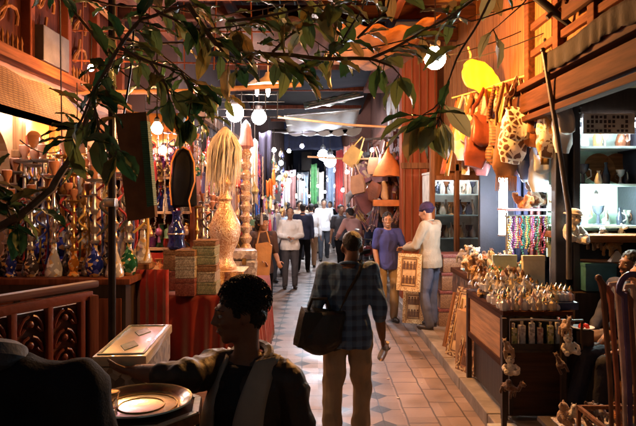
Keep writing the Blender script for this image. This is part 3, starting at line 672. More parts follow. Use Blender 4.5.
PURPLE = M('violet blue jersey', (.04, .055, .26), .8, 0, .2, 6, .3, 30); PINK = M('dusty pink cotton', (.5, .27, .25), .8, 0, .15, 6, .4, 25); OFFW = M('off white knit', (.3, .26, .2), .85, 0, .12, 8, .4, 60)
JACKET = M('dark brown jacket cloth', (.032, .02, .014), .55, 0, .35, 5, .5, 30); BLK_TEE = M('black jersey', (.007, .007, .009), .8, 0, .2, 6, .4, 50); SLATE = M('charcoal wool', (.013, .014, .019), .9, 0, .3, 9, .25, 160)
BRN_TOP = M('dark brown blouse', (.06, .028, .02), .8, 0, .25, 6, .4, 25); PLUMKNIT = M('violet wool knit', (.022, .009, .045), .9, 0, .4, 12, .8, 110); BEIGE = M('sand coloured cotton', (.36, .25, .16), .8, 0, .15, 6, .4, 30)
LIME = M('lime yellow jersey', (.55, .62, .03), .7, 0, .1, 6, .3, 30); DGREY = M('dark grey cloth', (.05, .05, .06), .8, 0, .2, 6, .4, 30); SKYB = M('pale blue cotton', (.35, .45, .6), .8, 0, .12, 6, .3, 30)

# --- the man walking away in the middle
mm, J = person('man seen from behind in blue plaid shirt and khaki trousers with dark shoulder bag', (.215, 4.4, 0), pi + radians(-4),
    dict(head=(-.035,-.03,1.58), neck=(-.015,.01,1.44), hp=.22, hy=.12, wR=(-.265,-.03,.90), eR=(-.235,.05,1.14), eL=(.235,.06,1.14), sR=(-.165,.01,1.41), sL=(.165,.01,1.41), wL=(.24,-.08,.95), kR=(-.11,-.08,.5), aR=(-.10,-.05,.085), aL=(.115,.12,.10), kL=(.11,.02,.5)),
    SK_D, BLUEPLAID, KHAKI, HAIR, 'rolled', .008, 1.0, seed=4, eyes=False, curl=(1.1, .6), s=.965, wr=.026,
    hairkw=dict(r=(.078, .096, .082), disp=.003, freq=60, up=.045, back=.026, nape=.03))
BAGD = M('black green nylon', (.008, .012, .012), .5, 0, .3, 7, .4, 40)
t = thing('shoulder_bag', 'black nylon shoulder bag slung at the left hip of the man in plaid', 'bag', (.02, 4.37, -.05), radians(4))
b = B(); b.box((-.02, -.06, 1.0), (.34, .16, .30), bev=.06, rot=Euler((.1,.12,.2)), taper=.82); b.ell((-.03,-.08,.93), (.17,.09,.1)); b.wob(.03, 7); obj('bag_body', b, BAGD, t)
b = B(); b.grid(lambda u, v: (-.17+.31*u+.03*v, -.165+.02*sin(u*8)+.05*v*v, .92+.22*v-.04*sin(pi*u)*(1-v)), 10, 6); b.wob(.012, 9); obj('bag_flap', b, M('black pocket nylon', (.014, .018, .02), .45, 0, .3, 7, .4, 40), t, solid=.012)
b = B(); b.tube([(.14, -.07, 1.13), (.19, -.115, 1.28), (.26, -.13, 1.40), (.30, -.06, 1.485), (.29, .05, 1.47), (.24, .15, 1.3), (.15, .13, 1.14)], .02, 8, flat=.3); obj('strap', b, BAGD, t)
b = B(); b.tube([(-.1, -.1, 1.14), (-.07, -.13, 1.23), (.03, -.13, 1.23), (.06, -.1, 1.14)], .012, 8); obj('handle', b, BAGD, t)
t = thing('water_bottle', 'small clear plastic bottle held in the right hand of the man in plaid', 'bottle', (.49, 4.43, .77), 0)
obj('bottle_body', B().lathe([(.0, -.09), (.028, -.088), (.03, -.02), (.027, .0), (.03, .03), (.012, .06)], seg=14, R=Euler((.5, .3, 0)).to_matrix()), M('clear plastic', (.8, .85, .88), .08, 0, .05, 9, .2, 30, trans=.6), t)
obj('cap', B().lathe([(.0, .06), (.014, .061), (.014, .08), (.0, .081)], seg=12, R=Euler((.5, .3, 0)).to_matrix()), WHITE_CL, t)

# --- the man sitting in profile at the tray table
SEAT = dict(pel=(0,0,.50), waist=(0,-.03,.67), chest=(0,-.05,.86), neck=(0,-.04,1.03), head=(0,-.06,1.19), sR=(-.19,-.03,.985), sL=(.19,-.03,.985),
    pR=(-.1,-.02,.5), pL=(.1,-.02,.5), kR=(-.14,-.46,.52), kL=(.14,-.46,.52), aR=(-.14,-.44,.1), aL=(.14,-.44,.1), eR=(-.26,-.12,.72), wR=(-.2,-.34,.6), eL=(.26,-.1,.72), wL=(.2,-.34,.6))
ang = radians(-28)                                          # faces the camera's left
p1 = dict(SEAT); p1.update(head=(-.03,-.05,1.23), neck=(-.01,-.03,1.05), hy=radians(-48), hp=.12, sR=(-.165,-.06,.985), eR=(-.40,-.23,.87), wR=(-.60,-.36,.885), sL=(.172,.0,.965), eL=(.235,.0,.69), wL=(.2,-.26,.58))
def seatl(x, y, z):
    a = Vector((x, y, z)) - Vector((-.285, 2.63, .096)); return tuple((Matrix.Rotation(-ang, 3, 'Z') @ a)/1.06)
p1.update(eR=seatl(-.57, 2.44, 1.165), wR=seatl(-.775, 2.545, 1.16), kR=(-.17,-.36,.66), kL=(.17,-.36,.66), aR=(-.16,-.36,.29), aL=(.16,-.36,.29))
sm, J = person('man in a dark open jacket sitting in profile with one arm stretched out', (-.285, 2.63, .096), ang, p1, SK_D, JACKET, DKJEANS, HAIR, 'rolled', .007, .93, seed=9, curl=(.75, .5), collar=False,
    topname='jacket', hairkw=dict(r=(.083, .1, .088), disp=.009, freq=42, up=.05, back=.026), wr=.024, s=1.06, thumbs=(V(.2,-1,.4), V(0,-1,0)))
# tee, neckline and light jacket fronts
b = B(); up = V(1,0,0)
b.rings([ring(V(0,-.035,.60), V(1,0,0), V(0,1,0), .125, .135), ring(V(0,-.062,.75), V(1,0,0), V(0,1,0), .12, .127), ring(V(0,-.085,.88), V(1,0,0), V(0,1,0), .115, .12), ring(V(-.01,-.07,.98), V(1,0,0), V(0,1,0), .085, .088), ring(V(-.01,-.045,1.025), V(1,0,0), V(0,1,0), .066, .07)])
link_mesh('tee', remesh(b, .008, 2, .006, 9), BLK_TEE, sm)
FCY = lambda z: -.05*(z/.86) if z < .86 else -.05+.02*(z-.86)/.12
FRONT = M('pale grey jacket lining', (.34, .29, .23), .7, 0, .25, 6, .4, 25)
for sx in (-1, 1):
    b = B(); b.grid(lambda u, v, sx=sx: (sx*.228*sin(radians(22+26*u-6*v)), FCY(.5+.46*v)-(.198-.02*v)*cos(radians(22+26*u-6*v))+.004*sin(v*9+u*4), .5+.46*v), 8, 16); b.bm.free()
    b = B(); b.grid(lambda u, v, sx=sx: (sx*(.04+.028*v+.115*u*(1-.45*v)), -.232+.055*u*u+.02*(1-v)+.15*v**1.6+.035*u*v-.02*sin(pi*v), .74+.315*v+.01*u), 6, 14); obj('lapel', b, FRONT, sm, solid=.014)
b = B(); b.tube([V(.085*cos(a)-.005, .078*sin(a)-.02, 1.05+.03*sin(a)) for a in [radians(-30+i*24) for i in range(11)]], .022, 8, flat=.8); b.wob(.004, 15); obj('collar', b, JACKET, sm)

def strands(J, n, L, kw, parent, sd):
    """short wavy locks lying on the scalp so the outline is not a cap"""
    c, R = headframe(J); b = B(); rr = random.Random(sd)
    for i in range(n):
        a = rr.uniform(0, 2*pi); e = rr.uniform(-.35, pi/2); d = Vector((cos(a)*cos(e), sin(a)*cos(e), sin(e)))
        if d.y < -.55 and d.z < .45: continue
        p = Vector((d.x*kw['r'][0], d.y*kw['r'][1]+kw['back'], d.z*kw['r'][2]+kw['up'])); tg = Vector((rr.uniform(-1,1), rr.uniform(-.2,1), rr.uniform(-1,.2))); tg = (tg - d*tg.dot(d)).normalized()
        b.tube([c+R@p, c+R@(p+d*.009+tg*L*.4), c+R@(p+d*.011+tg*L*.8+d.cross(tg)*L*.2), c+R@(p+d*.004+tg*L)], [.0028, .0026, .002, .0006], 4)
    obj('hair_locks', b, HAIR, parent)
strands(J, 1500, .032, dict(r=(.083, .1, .088), up=.05, back=.026), sm, 3)
# --- dark shoulder in the foreground
p2 = dict(SEAT); p2.update(eL=(.27,-.08,.72), eR=(-.27,-.08,.72), head=(.09,-.10,1.2), neck=(.03,-.05,1.04), sL=(.2,-.03,.965), sR=(-.2,-.03,.965), hy=.3)
sh_, J = person('man in a charcoal pullover seen from behind at the left edge', (-.735, 1.27, .50), pi + radians(12), p2, SK_M, SLATE, DKJEANS, HAIR, 'long', .008, 1.12, seed=2, eyes=False, collar=False, topname='pullover', wr=.017)
b = B(); b.tube([V(.078*cos(a), -.04+.068*sin(a), 1.045+.03*sin(a)) for a in [i*2*pi/24 for i in range(25)]], .026, 8, flat=1.3); obj('collar', b, M('blue grey shirt collar', (.07, .08, .11), .8, 0, .2, 8, .4, 40), sh_)
t = thing('bar_stool', 'dark stool under the man in the charcoal pullover', 'stool', (-.735, 1.27, .215)); b = B(); b.lathe([(0, .66), (.18, .66), (.19, .68), (.18, .70), (0, .705)], seg=18); obj('seat', b, W_DK, t)
for i in range(4):
    a = pi/4+i*pi/2; obj('leg', B().tube([(.13*cos(a), .13*sin(a), .66), (.19*cos(a), .19*sin(a), 0)], .018, 8), W_DK, t)
t = thing('cafe_chair', 'low wooden chair under the man in the open jacket', 'chair', (-.285, 2.63, .3), ang); b = B(); b.box((0, 0, .19), (.42, .42, .04), bev=.01); obj('seat', b, W_MID, t)
for sx in (-1, 1):
    for sy in (-1, 1): obj('leg', B().box((sx*.18, sy*.18, .085), (.04, .04, .17)), W_MID, t)
b = B(); b.grid(lambda u, v: ((u-.5)*.36, .19+.03*v, .2+.25*v), 6, 4); obj('backrest', b, W_MID, t, solid=.02)

# --- standing people in the middle distance
person('man in a white open shirt and dark trousers standing with folded hands, facing us', (P(290, 255, 12.4).x, 12.4, 0), radians(6),
    dict(eR=(-.25,-.02,1.14), wR=(-.06,-.22,1.12), eL=(.25,-.02,1.14), wL=(.07,-.2,1.1)), SK_M, WHITE_CL, DGREY, HAIR, 'long', .0105, 1.1, seed=5, hairkw=dict(up=.05, back=.04), s=.97)
person('bald man in a loose white shirt standing behind the left stall', (P(270, 250, 13.3).x, 13.3, 0), radians(25), dict(wR=(-.2,-.2,1.0), wL=(.2,-.15,.95)), SK_M, WHITE_CL, DGREY, None, 'long', .0105, 1.12, seed=6, s=1.04)
boy, J = person('boy grinning in a violet blue T-shirt and khaki trousers, standing by the kerb', (P(388, 320, 9.1).x, 9.1, 0), radians(12),
    dict(eR=(-.2,.04,1.14), wR=(-.19,-.08,.9), sR=(-.16,.01,1.41), sL=(.16,.01,1.40), eL=(.24,-.06,1.17), wL=(.3,-.28,1.15), hy=radians(-14), hp=.06, head=(-.01,-.01,1.6)), SK_M, PURPLE, KHAKI, HAIR, 'short', .009, .86, seed=7, s=.97, collar=False, topname='tee_shirt', curl=(.5, .9))
b = B(); hc, hr = headframe(J); b.tube([hc+hr@V(x, -.1005+x*x*16, -.0625+x*x*9) for x in (-.022, -.012, 0, .012, .022)], [.002, .005, .0062, .005, .002], 8); obj('teeth', b, M('teeth', (.75, .72, .66), .3, 0, .02, 4, 0), boy)
person('man in violet knit cap, off white jumper and faded jeans, turned away', (P(430, 335, 8.2).x, 8.2, .1), pi + radians(52),
    dict(head=(0,-.06,1.6), hp=.25, neck=(0,-.02,1.45), chest=(0,-.01,1.28), eR=(-.24,-.08,1.14), wR=(-.14,-.3,1.15), eL=(.24,-.1,1.14), wL=(.16,-.3,1.1), kR=(-.11,-.03,.5), aR=(-.12,-.02,.085), kL=(.11,-.04,.5), aL=(.13,.06,.085)),
    SK_M, OFFW, JEANS, None, 'long', .009, 1.08, seed=8, cap=PLUMKNIT, capname='knit_cap', s=1.0, eyes=False)
person('woman with dark bunched hair in a dark brown blouse standing beside the left stall', (P(262, 320, 8.7).x, 8.7, 0), radians(32),
    dict(eR=(-.23,.02,1.12), wR=(-.12,-.24,1.05), eL=(.22,-.02,1.12), wL=(.14,-.26,1.02), head=(0,-.02,1.6), hy=radians(18)), SK_M, BRN_TOP, BLACK_CL, HAIR, 'short', .009, .92, seed=10, topname='blouse', hairlen=.04,
    hairkw=dict(r=(.1, .112, .1), disp=.016, freq=28), s=.95)
t = thing('tan_bag', 'long tan leather bag hanging at the side of the woman in the brown blouse', 'bag', (P(263, 268, 8.45).x, 8.42, .72)); b = B(); b.prism([(-.07, 0), (.08, .02), (.13, .5), (.06, .55), (-.1, .52)], .08); b.wob(.012, 9); obj('bag_body', b, M('tan leather', (.5, .26, .1), .5, 0, .25, 6, .3), t)
b = B(); b.tube([(-.08, 0, .52), (-.05, .02, .68), (.05, .02, .7), (.1, 0, .53)], .012, 8); obj('strap', b, M('tan leather', (.5, .26, .1)), t)
person('stooping seller in a lime yellow shirt behind the boxed goods on the left', (P(199, 250, 8.0).x, 8.0, .3), radians(60), dict(head=(0,-.2,1.42), hp=.5, neck=(0,-.14,1.32), chest=(0,-.08,1.18), sR=(-.18,-.1,1.28), sL=(.18,-.1,1.28), eR=(-.22,-.2,1.05), wR=(-.16,-.4,1.0), eL=(.22,-.2,1.05), wL=(.16,-.4,1.0)),
    SK_D, LIME, DGREY, HAIR, 'short', .0105, 1.0, seed=12, s=.97, collar=False, topname='tee_shirt')
# --- the strollers further down the alley: three poses, each copied and reclothed
WALK = dict(kR=(-.1,-.14,.52), aR=(-.1,-.16,.085), kL=(.1,.02,.5), aL=(.1,.22,.13), wR=(-.25,.08,.88), wL=(.25,-.16,.9))
fa, _ = person('man in a white short sleeved shirt and dark trousers walking towards us down the middle', (P(324, 257, 18).x, 18, 0), .05, WALK, SK_M, WHITE_CL, DGREY, HAIR, 'short', .013, 1.08, seed=13, s=1.06)
fb, _ = person('man in a dark blue shirt walking away, left of the white robed man', (P(303, 240, 15).x, 15, 0), pi-.1, WALK, SK_M, NIGHTBLUE, BLACK_CL, HAIR, 'long', .013, 1.05, seed=14, eyes=False)
fc, _ = person('man in a dusty pink shirt bending over the parked motorcycle', (P(356, 240, 13).x, 13.1, 0), radians(215), dict(head=(0,-.22,1.5), hp=.4, neck=(0,-.15,1.39), chest=(0,-.07,1.23), sR=(-.185,-.12,1.33), sL=(.185,-.12,1.33), eR=(-.25,-.24,1.1), wR=(-.16,-.42,1.0), eL=(.25,-.24,1.1), wL=(.16,-.42,1.0)), SK_M, PINK, DGREY, HAIR, 'long', .012, 1.08, seed=15, s=1.02, eyes=False)
GC = 'strollers down the alley'
for px, Y, src, rz, mats, lb2, s in [
    (311, 16, fb, pi+.1, dict(shirt=WHITE_CL, trousers=BEIGE, collar=WHITE_CL), 'man in a loose white robe shirt walking away, right of the man in dark blue', .99),
    (296, 21, fb, pi, dict(shirt=SKYB, trousers=DGREY), 'man in a pale blue shirt walking away by the far left stall', 1.0),
    (341, 15, fa, .4, dict(shirt=DGREY, trousers=BLACK_CL, collar=DGREY), 'man in a dark grey shirt standing left of the motorcycle', .98),
    (349, 16.5, fb, pi+.5, dict(shirt=BRN_TOP, trousers=DGREY), 'man in a brown shirt walking away behind the motorcycle', 1.0),
    (367, 17, fa, -.3, dict(shirt=BEIGE, trousers=DGREY, collar=BEIGE), 'man in a sand coloured shirt coming along the right shop fronts', 1.0),
    (334, 24, fa, .1, dict(shirt=SKYB, trousers=BEIGE, collar=SKYB), 'far man in a pale blue shirt walking towards us right of the middle', 1.0),
    (312, 25, fb, pi, dict(shirt=BLACK_CL, trousers=DGREY), 'far man in a black shirt walking away in the middle', 1.02),
    (304, 27, fa, 0, dict(shirt=PINK, trousers=DGREY, collar=PINK), 'far man in a pink shirt walking towards us left of the middle', 1.0),
    (288, 18, fb, pi-.4, dict(shirt=DGREY, trousers=BLACK_CL), 'man in a dark grey jacket facing the far left stall', 1.0),
    (322, 30, fa, 0, dict(shirt=WHITE_CL, trousers=BEIGE), 'farthest man in white clothes walking towards us', 1.0),
    (331, 33, fb, pi, dict(shirt=NIGHTBLUE, trousers=BLACK_CL), 'farthest man in dark clothes walking away', 1.0),
    (300, 17.5, fa, .2, dict(shirt=BEIGE, trousers=DGREY, collar=BEIGE), 'man in a sand shirt just behind the man in dark blue', 1.03), (316, 20, fb, pi+.2, dict(shirt=BRN_TOP, trousers=BEIGE), 'man in a brown shirt and sand trousers walking away left of the middle', .96),
    (330, 21.5, fa, -.2, dict(shirt=BLACK_CL, trousers=DGREY, collar=BLACK_CL), 'man in a black shirt walking towards us right of the white shirted man', 1.0), (308, 35, fa, .1, dict(shirt=SKYB, trousers=DGREY, collar=SKYB), 'farthest man in pale blue left of the middle', 1.0),
    (293, 25, fb, pi, dict(shirt=PINK, trousers=BLACK_CL), 'man in a pink shirt walking away by the far robes', .95), (340, 28, fa, .3, dict(shirt=BRN_TOP, trousers=BLACK_CL, collar=BRN_TOP), 'far man in brown by the red robe on the right', 1.0), (372, 14.2, fa, -.5, dict(shirt=NIGHTBLUE, trousers=DGREY, collar=NIGHTBLUE), 'man in navy blue standing under the hanging leather goods', .98),
    (277, 16.5, fa, .3, dict(shirt=BRN_TOP, trousers=DGREY, collar=BRN_TOP), 'man in a brown shirt half hidden behind the bald man', 1.02),
    (283, 14.6, fa, .6, dict(shirt=SKYB, trousers=DGREY, collar=SKYB), 'man in a light blue shirt behind the man with folded hands', .96)]:
    dup(src, (P(px, 0, Y).x, Y, 0), rz, s, lb2, GC, mats=mats)

# --- sitters at the lower right
sa = dict(SEAT); sa.update(kR=(-.12,-.44,.54), kL=(.13,-.46,.52), wR=(-.12,-.36,.6), wL=(.12,-.38,.6), head=(0,-.06,1.19))
person('man with a moustache and sand coloured trousers sitting inside the right shop', (2.83, 5.35, .112), radians(-72), sa, SK_D, DGREY, BEIGE, HAIR, 'long', .009, 1.05, seed=16)
sb = dict(SEAT); sb.update(kR=(-.1,-.47,.56), aR=(-.1,-.58,.1), kL=(.12,-.45,.54), aL=(.12,-.5,.1), eR=(-.24,-.12,.74), wR=(-.14,-.32,.63), eL=(.24,-.1,.72), wL=(.12,-.33,.64))
person('sitter in dark indigo jeans with hand on knee, body cut off at the right edge', (2.56, 4.62, .112), radians(-82), sb, SK_M, BLACK_CL, DKJEANS, HAIR, 'rolled', .008, 1.1, seed=17, eyes=False)
for lc, lb2 in (((2.83, 5.35, .112), 'low wooden stool under the moustached man'), ((2.56, 4.62, .112), 'low wooden stool under the sitter in indigo jeans')):
    t = thing('wooden_stool', lb2, 'stool', lc); obj('seat', B().box((0, 0, .39), (.36, .34, .05), bev=.01), W_MID, t)
    for sx in (-1, 1):
        for sy in (-1, 1): obj('leg', B().box((sx*.14, sy*.13, .18), (.04, .04, .37)), W_MID, t)
# ================================================================== GOODS ON THE LEFT
GL = {n: M(n+' glass', c, .06, 0, .3, 40, .3, 45, trans=.8 if n == 'clear' else .35, coat=.6) for n, c in dict(blue=(.012,.025,.2), ruby=(.25,.008,.012), amber=(.38,.12,.012), green=(.012,.1,.045), clear=(.75,.75,.78), violet=(.15,.03,.2), smoke=(.045,.04,.045)).items()}
HOSE = [M(n+' hose velvet', c, .8, 0, .2, 20, .3, 60, sheen=.3) for n, c in (('red', (.4,.02,.02)), ('blue', (.03,.05,.3)), ('black', (.015,.015,.015)), ('gold', (.5,.3,.06)))]
CLAY = M('terracotta', (.4,.16,.08), .8, 0, .2, 9, .3)
VG = {n: patt(n+' gilt banded glass', [c, c, (.75,.5,.2), c, tuple(min(1, x*2.5+.05) for x in c), c, (.8,.75,.7)], 30, 'voronoi', rough=.1, metal=.3, bump=.15) for n, c in dict(blue=(.015,.03,.25), ruby=(.28,.01,.015), amber=(.4,.14,.015), green=(.015,.11,.05), clear=(.5,.48,.48), smoke=(.06,.045,.045)).items()}
def hookah(lab, loc, h, glass, metal, hose, shape=0, rz=0., group='water pipes'):
    """glass vase, turned metal stem, tray, clay bowl and a looped hose"""
    t = thing('water_pipe', lab, 'water pipe', loc, rz, group, h)
    pv = [[(r_*.7, z_) for r_, z_ in q_] for q_ in [[(0,0),(.10,.0),(.105,.02),(.10,.05),(.07,.13),(.035,.2),(.03,.27),(.04,.28)], [(0,0),(.07,0),(.08,.01),(.11,.08),(.105,.13),(.06,.19),(.035,.23),(.035,.28)], [(0,0),(.09,0),(.095,.015),(.06,.05),(.075,.1),(.085,.15),(.05,.21),(.045,.24),(.05,.28)]]][shape]
    obj('glass_vase', B().lathe(pv, seg=18), glass, t)
    pr = [(.04,.28),(.045,.30),(.025,.32),(.018,.36),(.035,.39),(.038,.42),(.016,.45),(.014,.52),(.03,.54),(.034,.57),(.018,.6),(.013,.68),(.026,.70),(.013,.73),(.012,.8)]
    obj('stem', B().lathe(pr, seg=14), metal, t)
    obj('ash_tray', B().lathe([(.012,.795),(.06,.80),(.085,.815),(.088,.825),(.06,.812),(.012,.81)], seg=18), metal, t)
    obj('bowl', B().lathe([(.012,.81),(.02,.83),(.022,.86),(.042,.9),(.044,.94),(.036,.945),(.0,.91)], seg=14), CLAY, t)
    pts = [(.04, 0, .36)]+[(.10+.05*sin(a*1.3), .05*cos(a)*.8, .42+.05*a) for a in [i*.5 for i in range(12)]]+[(.15, .02, .62), (.16, .03, .42), (.15, .03, .2), (.13, .02, .12)]
    obj('hose', B().tube(pts, .011, 7), hose, t); return t
# counter in front of the arches
t = thing('display_counter', 'dark wooden counter carrying the front row of water pipes', 'counter', (-2.2, 5.25, .3))
b = B(); b.box((0, 0, .90), (1.3, .62, .05), bev=.01); obj('counter_top', b, W_RED, t)
b = B(); b.box((0, 0, .44), (1.2, .52, .86)); obj('cabinet', b, W_DK, t)
b = B(); [b.box((-.45+q*.3, -.272, .46), (.24, .02, .6), bev=.006) for q in range(4)]; obj('door', b, W_RED, t)
cols = ['clear','smoke','blue','clear','smoke','ruby','clear','smoke','amber','clear','blue','smoke','clear','green']
mets = [SILVER, STEEL, BRASS]
hks = []
for i in range(14):
    x = -2.78+i*.088; h = random.uniform(.78, 1.1); c = cols[i]
    hks.append(hookah('%s glass water pipe with %s stem, %s from the left in the front row' % (c, ['silver', 'steel', 'brass'][i % 3], ORD[i]), (x, 5.1+.1*(i % 2)+random.uniform(-.02,.02), 1.226), h, VG[c], mets[i % 3], HOSE[[2, 0, 2, 3, 1][i % 5]], i % 3, random.uniform(-.9, .9)))
for i in range(14):                                         # second row behind on a higher shelf
    x = -2.78+i*.09; s0 = hks[(i*3+1) % 14]
    dup(s0, (x, 5.5+random.uniform(-.02, .02), 1.30), random.uniform(-2, 2), random.uniform(.9, 1.2), 'taller water pipe in the back row of the dark counter, %s from the left' % ORD[i])
b = B(); b.box((-2.2, 5.52, 1.27), (1.35, .2, .05), bev=.006); b.box((-2.2, 5.6, 1.0), (1.3, .03, .5)); tag(obj('shelf_plank', b, W_MIDX, smooth=False), 'narrow plank shelf lifting the back row of water pipes', 'shelf')
# tall shelf unit seen from the front
sh = thing('bottle_shelf', 'red shelf unit of coloured glass vases left of the boxed goods', 'shelf', (-1.95, 7.1, .3))
b = B()
for z in (.35, 1.0, 1.42, 1.82): b.box((0, 0, z), (1.0, .42, .03), bev=.004)
obj('shelf', b, M('pale worn shelf board', (.5, .36, .26), .5, 0, .25, 5, .2), sh, False)
b = B()
for x in (-.5, .5): b.box((x, 0, 1.1), (.04, .42, 2.2))
b.box((0, .2, 1.1), (1.0, .02, 2.2)); obj('shelf_frame', b, W_RED, sh, False)
b = B(); b.grid(lambda u, v: (-.49+.98*u, -.215+.018*sin(u*40)*(.4+.6*(1-v)), .02+.94*v), 60, 4); obj('red_skirt', b, RED_CL, sh, solid=.006)
VS = []
VPROF = [[(0,0),(.07,0),(.085,.03),(.07,.1),(.03,.15),(.022,.21),(.035,.24)], [(0,0),(.05,0),(.055,.02),(.075,.09),(.06,.15),(.025,.19),(.03,.23)], [(0,0),(.08,0),(.08,.02),(.04,.08),(.06,.14),(.03,.2),(.034,.25)]]
vc = ['blue','amber','violet','ruby','amber','green','clear','blue','ruby','violet']
for r_, z in enumerate((1.015, 1.435, 1.835)):
    for i in range(9):
        c = vc[(i*3+r_*2) % 10]; k = (i+r_) % 3
        t = thing('glass_vase', '%s glass vase, %s from the left on the %s shelf of the red unit' % (c, ORD[i], ['lowest', 'middle', 'top'][r_]), 'vase', (-2.37+i*.106, 7.02+.05*(i % 2), .3+z), 0, 'coloured glass vases', random.uniform(.9, 1.3))
        obj('vase_body', B().lathe(VPROF[k], seg=14), GL[c], t); obj('gilt_band', B().lathe([(.031,.205+.012*k),(.036,.21+.012*k),(.031,.22+.012*k)], seg=14), BRASS, t)
# trays and brass pots stood under the shelf on the left
for i in range(8):
    t = thing('brass_pot', 'small brass pot, %s from the left before the red skirted shelf' % ORD[i], 'pot', (-2.42+i*.125, 6.72+.05*(i % 2), 1.02), 0, 'brass pots', random.uniform(.8, 1.25))
    obj('pot_body', B().lathe([(0,0),(.05,0),(.07,.05),(.06,.1),(.03,.13),(.04,.16),(.045,.165),(.0,.15)], seg=14), [BRASS, SILVER, CLAY][i % 3], t)
    obj('spout', B().tube([(.06,0,.06),(.09,0,.09),(.1,0,.14)], [.014,.01,.007], 6), [BRASS, SILVER, CLAY][i % 3], t)
b = B(); b.box((-1.98, 6.75, .66), (1.1, .28, .70)); tag(obj('low_bench', b, W_RED, smooth=False), 'low red bench under the brass pots', 'bench')
# backlit goods inside the shop (white panel of engraved plates)
t = thing('plate_rack', 'brightly lit white rack of engraved plates behind the left counter', 'rack', (-2.75, 8.3, .3))
b = B(); b.box((-.1, .1, 1.55), (1.3, .04, 1.3)); obj('back_panel', b, M('white rack board', (.65, .66, .66), .6), t)
b = B(); [b.box((-.1, 0, z), (1.3, .2, .025)) for z in (1.0, 1.4, 1.8)]; obj('rack_shelf', b, W_DK, t)
k_ = 0
for z in (1.015, 1.415, 1.815):
    for i in range(5):
        p = thing('engraved_plate', 'round engraved metal plate, %s of the %s rack row' % (ORD[i], ['lowest', 'middle', 'top'][k_]), 'plate', (-3.35+i*.25, 8.33, .3+z+.14), 0, 'engraved plates on the rack')
        R = Euler((radians(82), 0, 0)).to_matrix()
        obj('plate_disc', B().lathe([(0,0),(.09,.0),(.13,.02),(.135,.025),(.09,.012),(0,.012)], seg=24, R=R), patt('engraved silver', [(.5,.5,.5),(.2,.2,.2),(.65,.65,.62)], 40, metal=.8, rough=.3), p)
        obj('boss', B().ell((0,-.012,0), (.03,.012,.03), seg=10), BRASS, p)
    k_ += 1
# hanging hand bags and belts on the arches
b = B(); b.tube([(-2.76, 5.55, 2.28), (-2.2, 5.75, 2.3)], .014, 8); tag(obj('hanging_rail', b, BRASS), 'brass rail of hoop handled purses before the arches', 'rail')
for i in range(7):
    x = -2.72+i*.08; lb2 = ['black', 'tan', 'blue', 'red', 'ochre', 'dark red', 'cream'][i]
    mt = [BLACK_CL, M('tan leather', (.5,.26,.1)), M('royal blue cloth', (.03,.06,.35)), RED_CL, M('ochre leather', (.45,.24,.05)), M('dark red leather', (.22,.02,.015), .45), CREAM][i]
    t = thing('purse', '%s purse with a hoop handle on the brass rail, %s from the left' % (lb2, ORD[i]), 'purse', (x, 5.55+i*.028, 2.29), .5, 'purses on the rail')
    b = B(); b.lathe([(0,-.5),(.05,-.49),(.06,-.4),(.05,-.25),(.025,-.2),(0,-.2)], seg=12, sq=.5); obj('purse_body', b, mt, t)
    b = B(); b.tube([(.035*cos(a), 0, -.11+.11*sin(a)) for a in [i2*2*pi/16-pi/2 for i2 in range(17)]], .011, 8); obj('hoop_handle', b, [CREAM, BRASS][i % 2], t)
# belts, beads and sequinned scarves on a line left of the black gown
SEQ = [patt('sequin cloth rose', [(.5,.1,.25),(.7,.5,.6),(.25,.05,.2),(.8,.75,.8),(.3,.2,.4)], 55, metal=.5, rough=.25), patt('sequin cloth violet', [(.3,.12,.5),(.7,.6,.8),(.12,.05,.25),(.5,.3,.6)], 55, metal=.5, rough=.25),
       patt('sequin cloth red', [(.4,.02,.02),(.7,.3,.1),(.2,.01,.01),(.7,.6,.4)], 50, metal=.5, rough=.25), patt('sequin cloth white', [(.7,.68,.65),(.4,.38,.4),(.8,.75,.7),(.5,.3,.25)], 50, metal=.5, rough=.25)]
for i in range(8):
    p0 = P(142+i*7.5, 150, 7.6); L = random.uniform(.9, 1.25)
    b = B(); b.grid(lambda u, v: p0 + Vector(((u-.5)*.085+.012*sin(v*7+i), .02*sin(u*9+v*5), -L*v)), 5, 16)
    tag(obj('sequin_scarf', b, SEQ[i % 4], solid=.006), '%s sequinned scarf, %s from the left under the orange awning' % (['rose', 'violet', 'red', 'white'][i % 4], ORD[i]), 'scarf', 'hanging sequinned scarves')
b = B(); b.tube([P(136, 149, 7.6), P(205, 151, 7.6)], .012, 6); tag(obj('scarf_rail', b, METAL_DK), 'dark rail of the sequinned scarves', 'rail')
# orange cloth awning behind the leaves
b = B(); b.grid(lambda u, v: P(132+62*u, 112+30*v, 7.9-.5*v) + Vector((0, 0, .02*sin(u*26)*v-.03*sin(pi*u))), 40, 8)
tag(obj('cloth_awning', b, ORCANV, solid=.012), 'sagging orange cloth awning lit by the bulb on the left', 'awning')
# black hooded gown
t = thing('hooded_gown', 'black hooded gown with orange braid edge hanging by the scarves', 'gown', P(184, 205, 6.4))
b = B(); b.lathe([(.10,-.02),(.13,.0),(.135,.15),(.13,.35),(.12,.5),(.07,.585),(.0,.61)], seg=18, sq=.6); b.wob(.015, 6); obj('gown_body', b, BLACK_CL, t)
b = B(); b.tube([(-.12,-.06,0),(-.135,-.06,.2),(-.12,-.06,.45),(-.07,-.05,.58),(0,-.045,.615),(.07,-.05,.58),(.12,-.06,.45),(.13,-.07,.25),(.07,-.08,.05),(.09,-.07,-.08)], .009, 6); obj('braid', b, M('orange braid', (.6,.25,.06), .6), t)
obj('hanger_hook', B().tube([(0,0,.6),(0,0,.72),(.02,0,.75),(.04,0,.72)], .006, 6), STEEL, t)
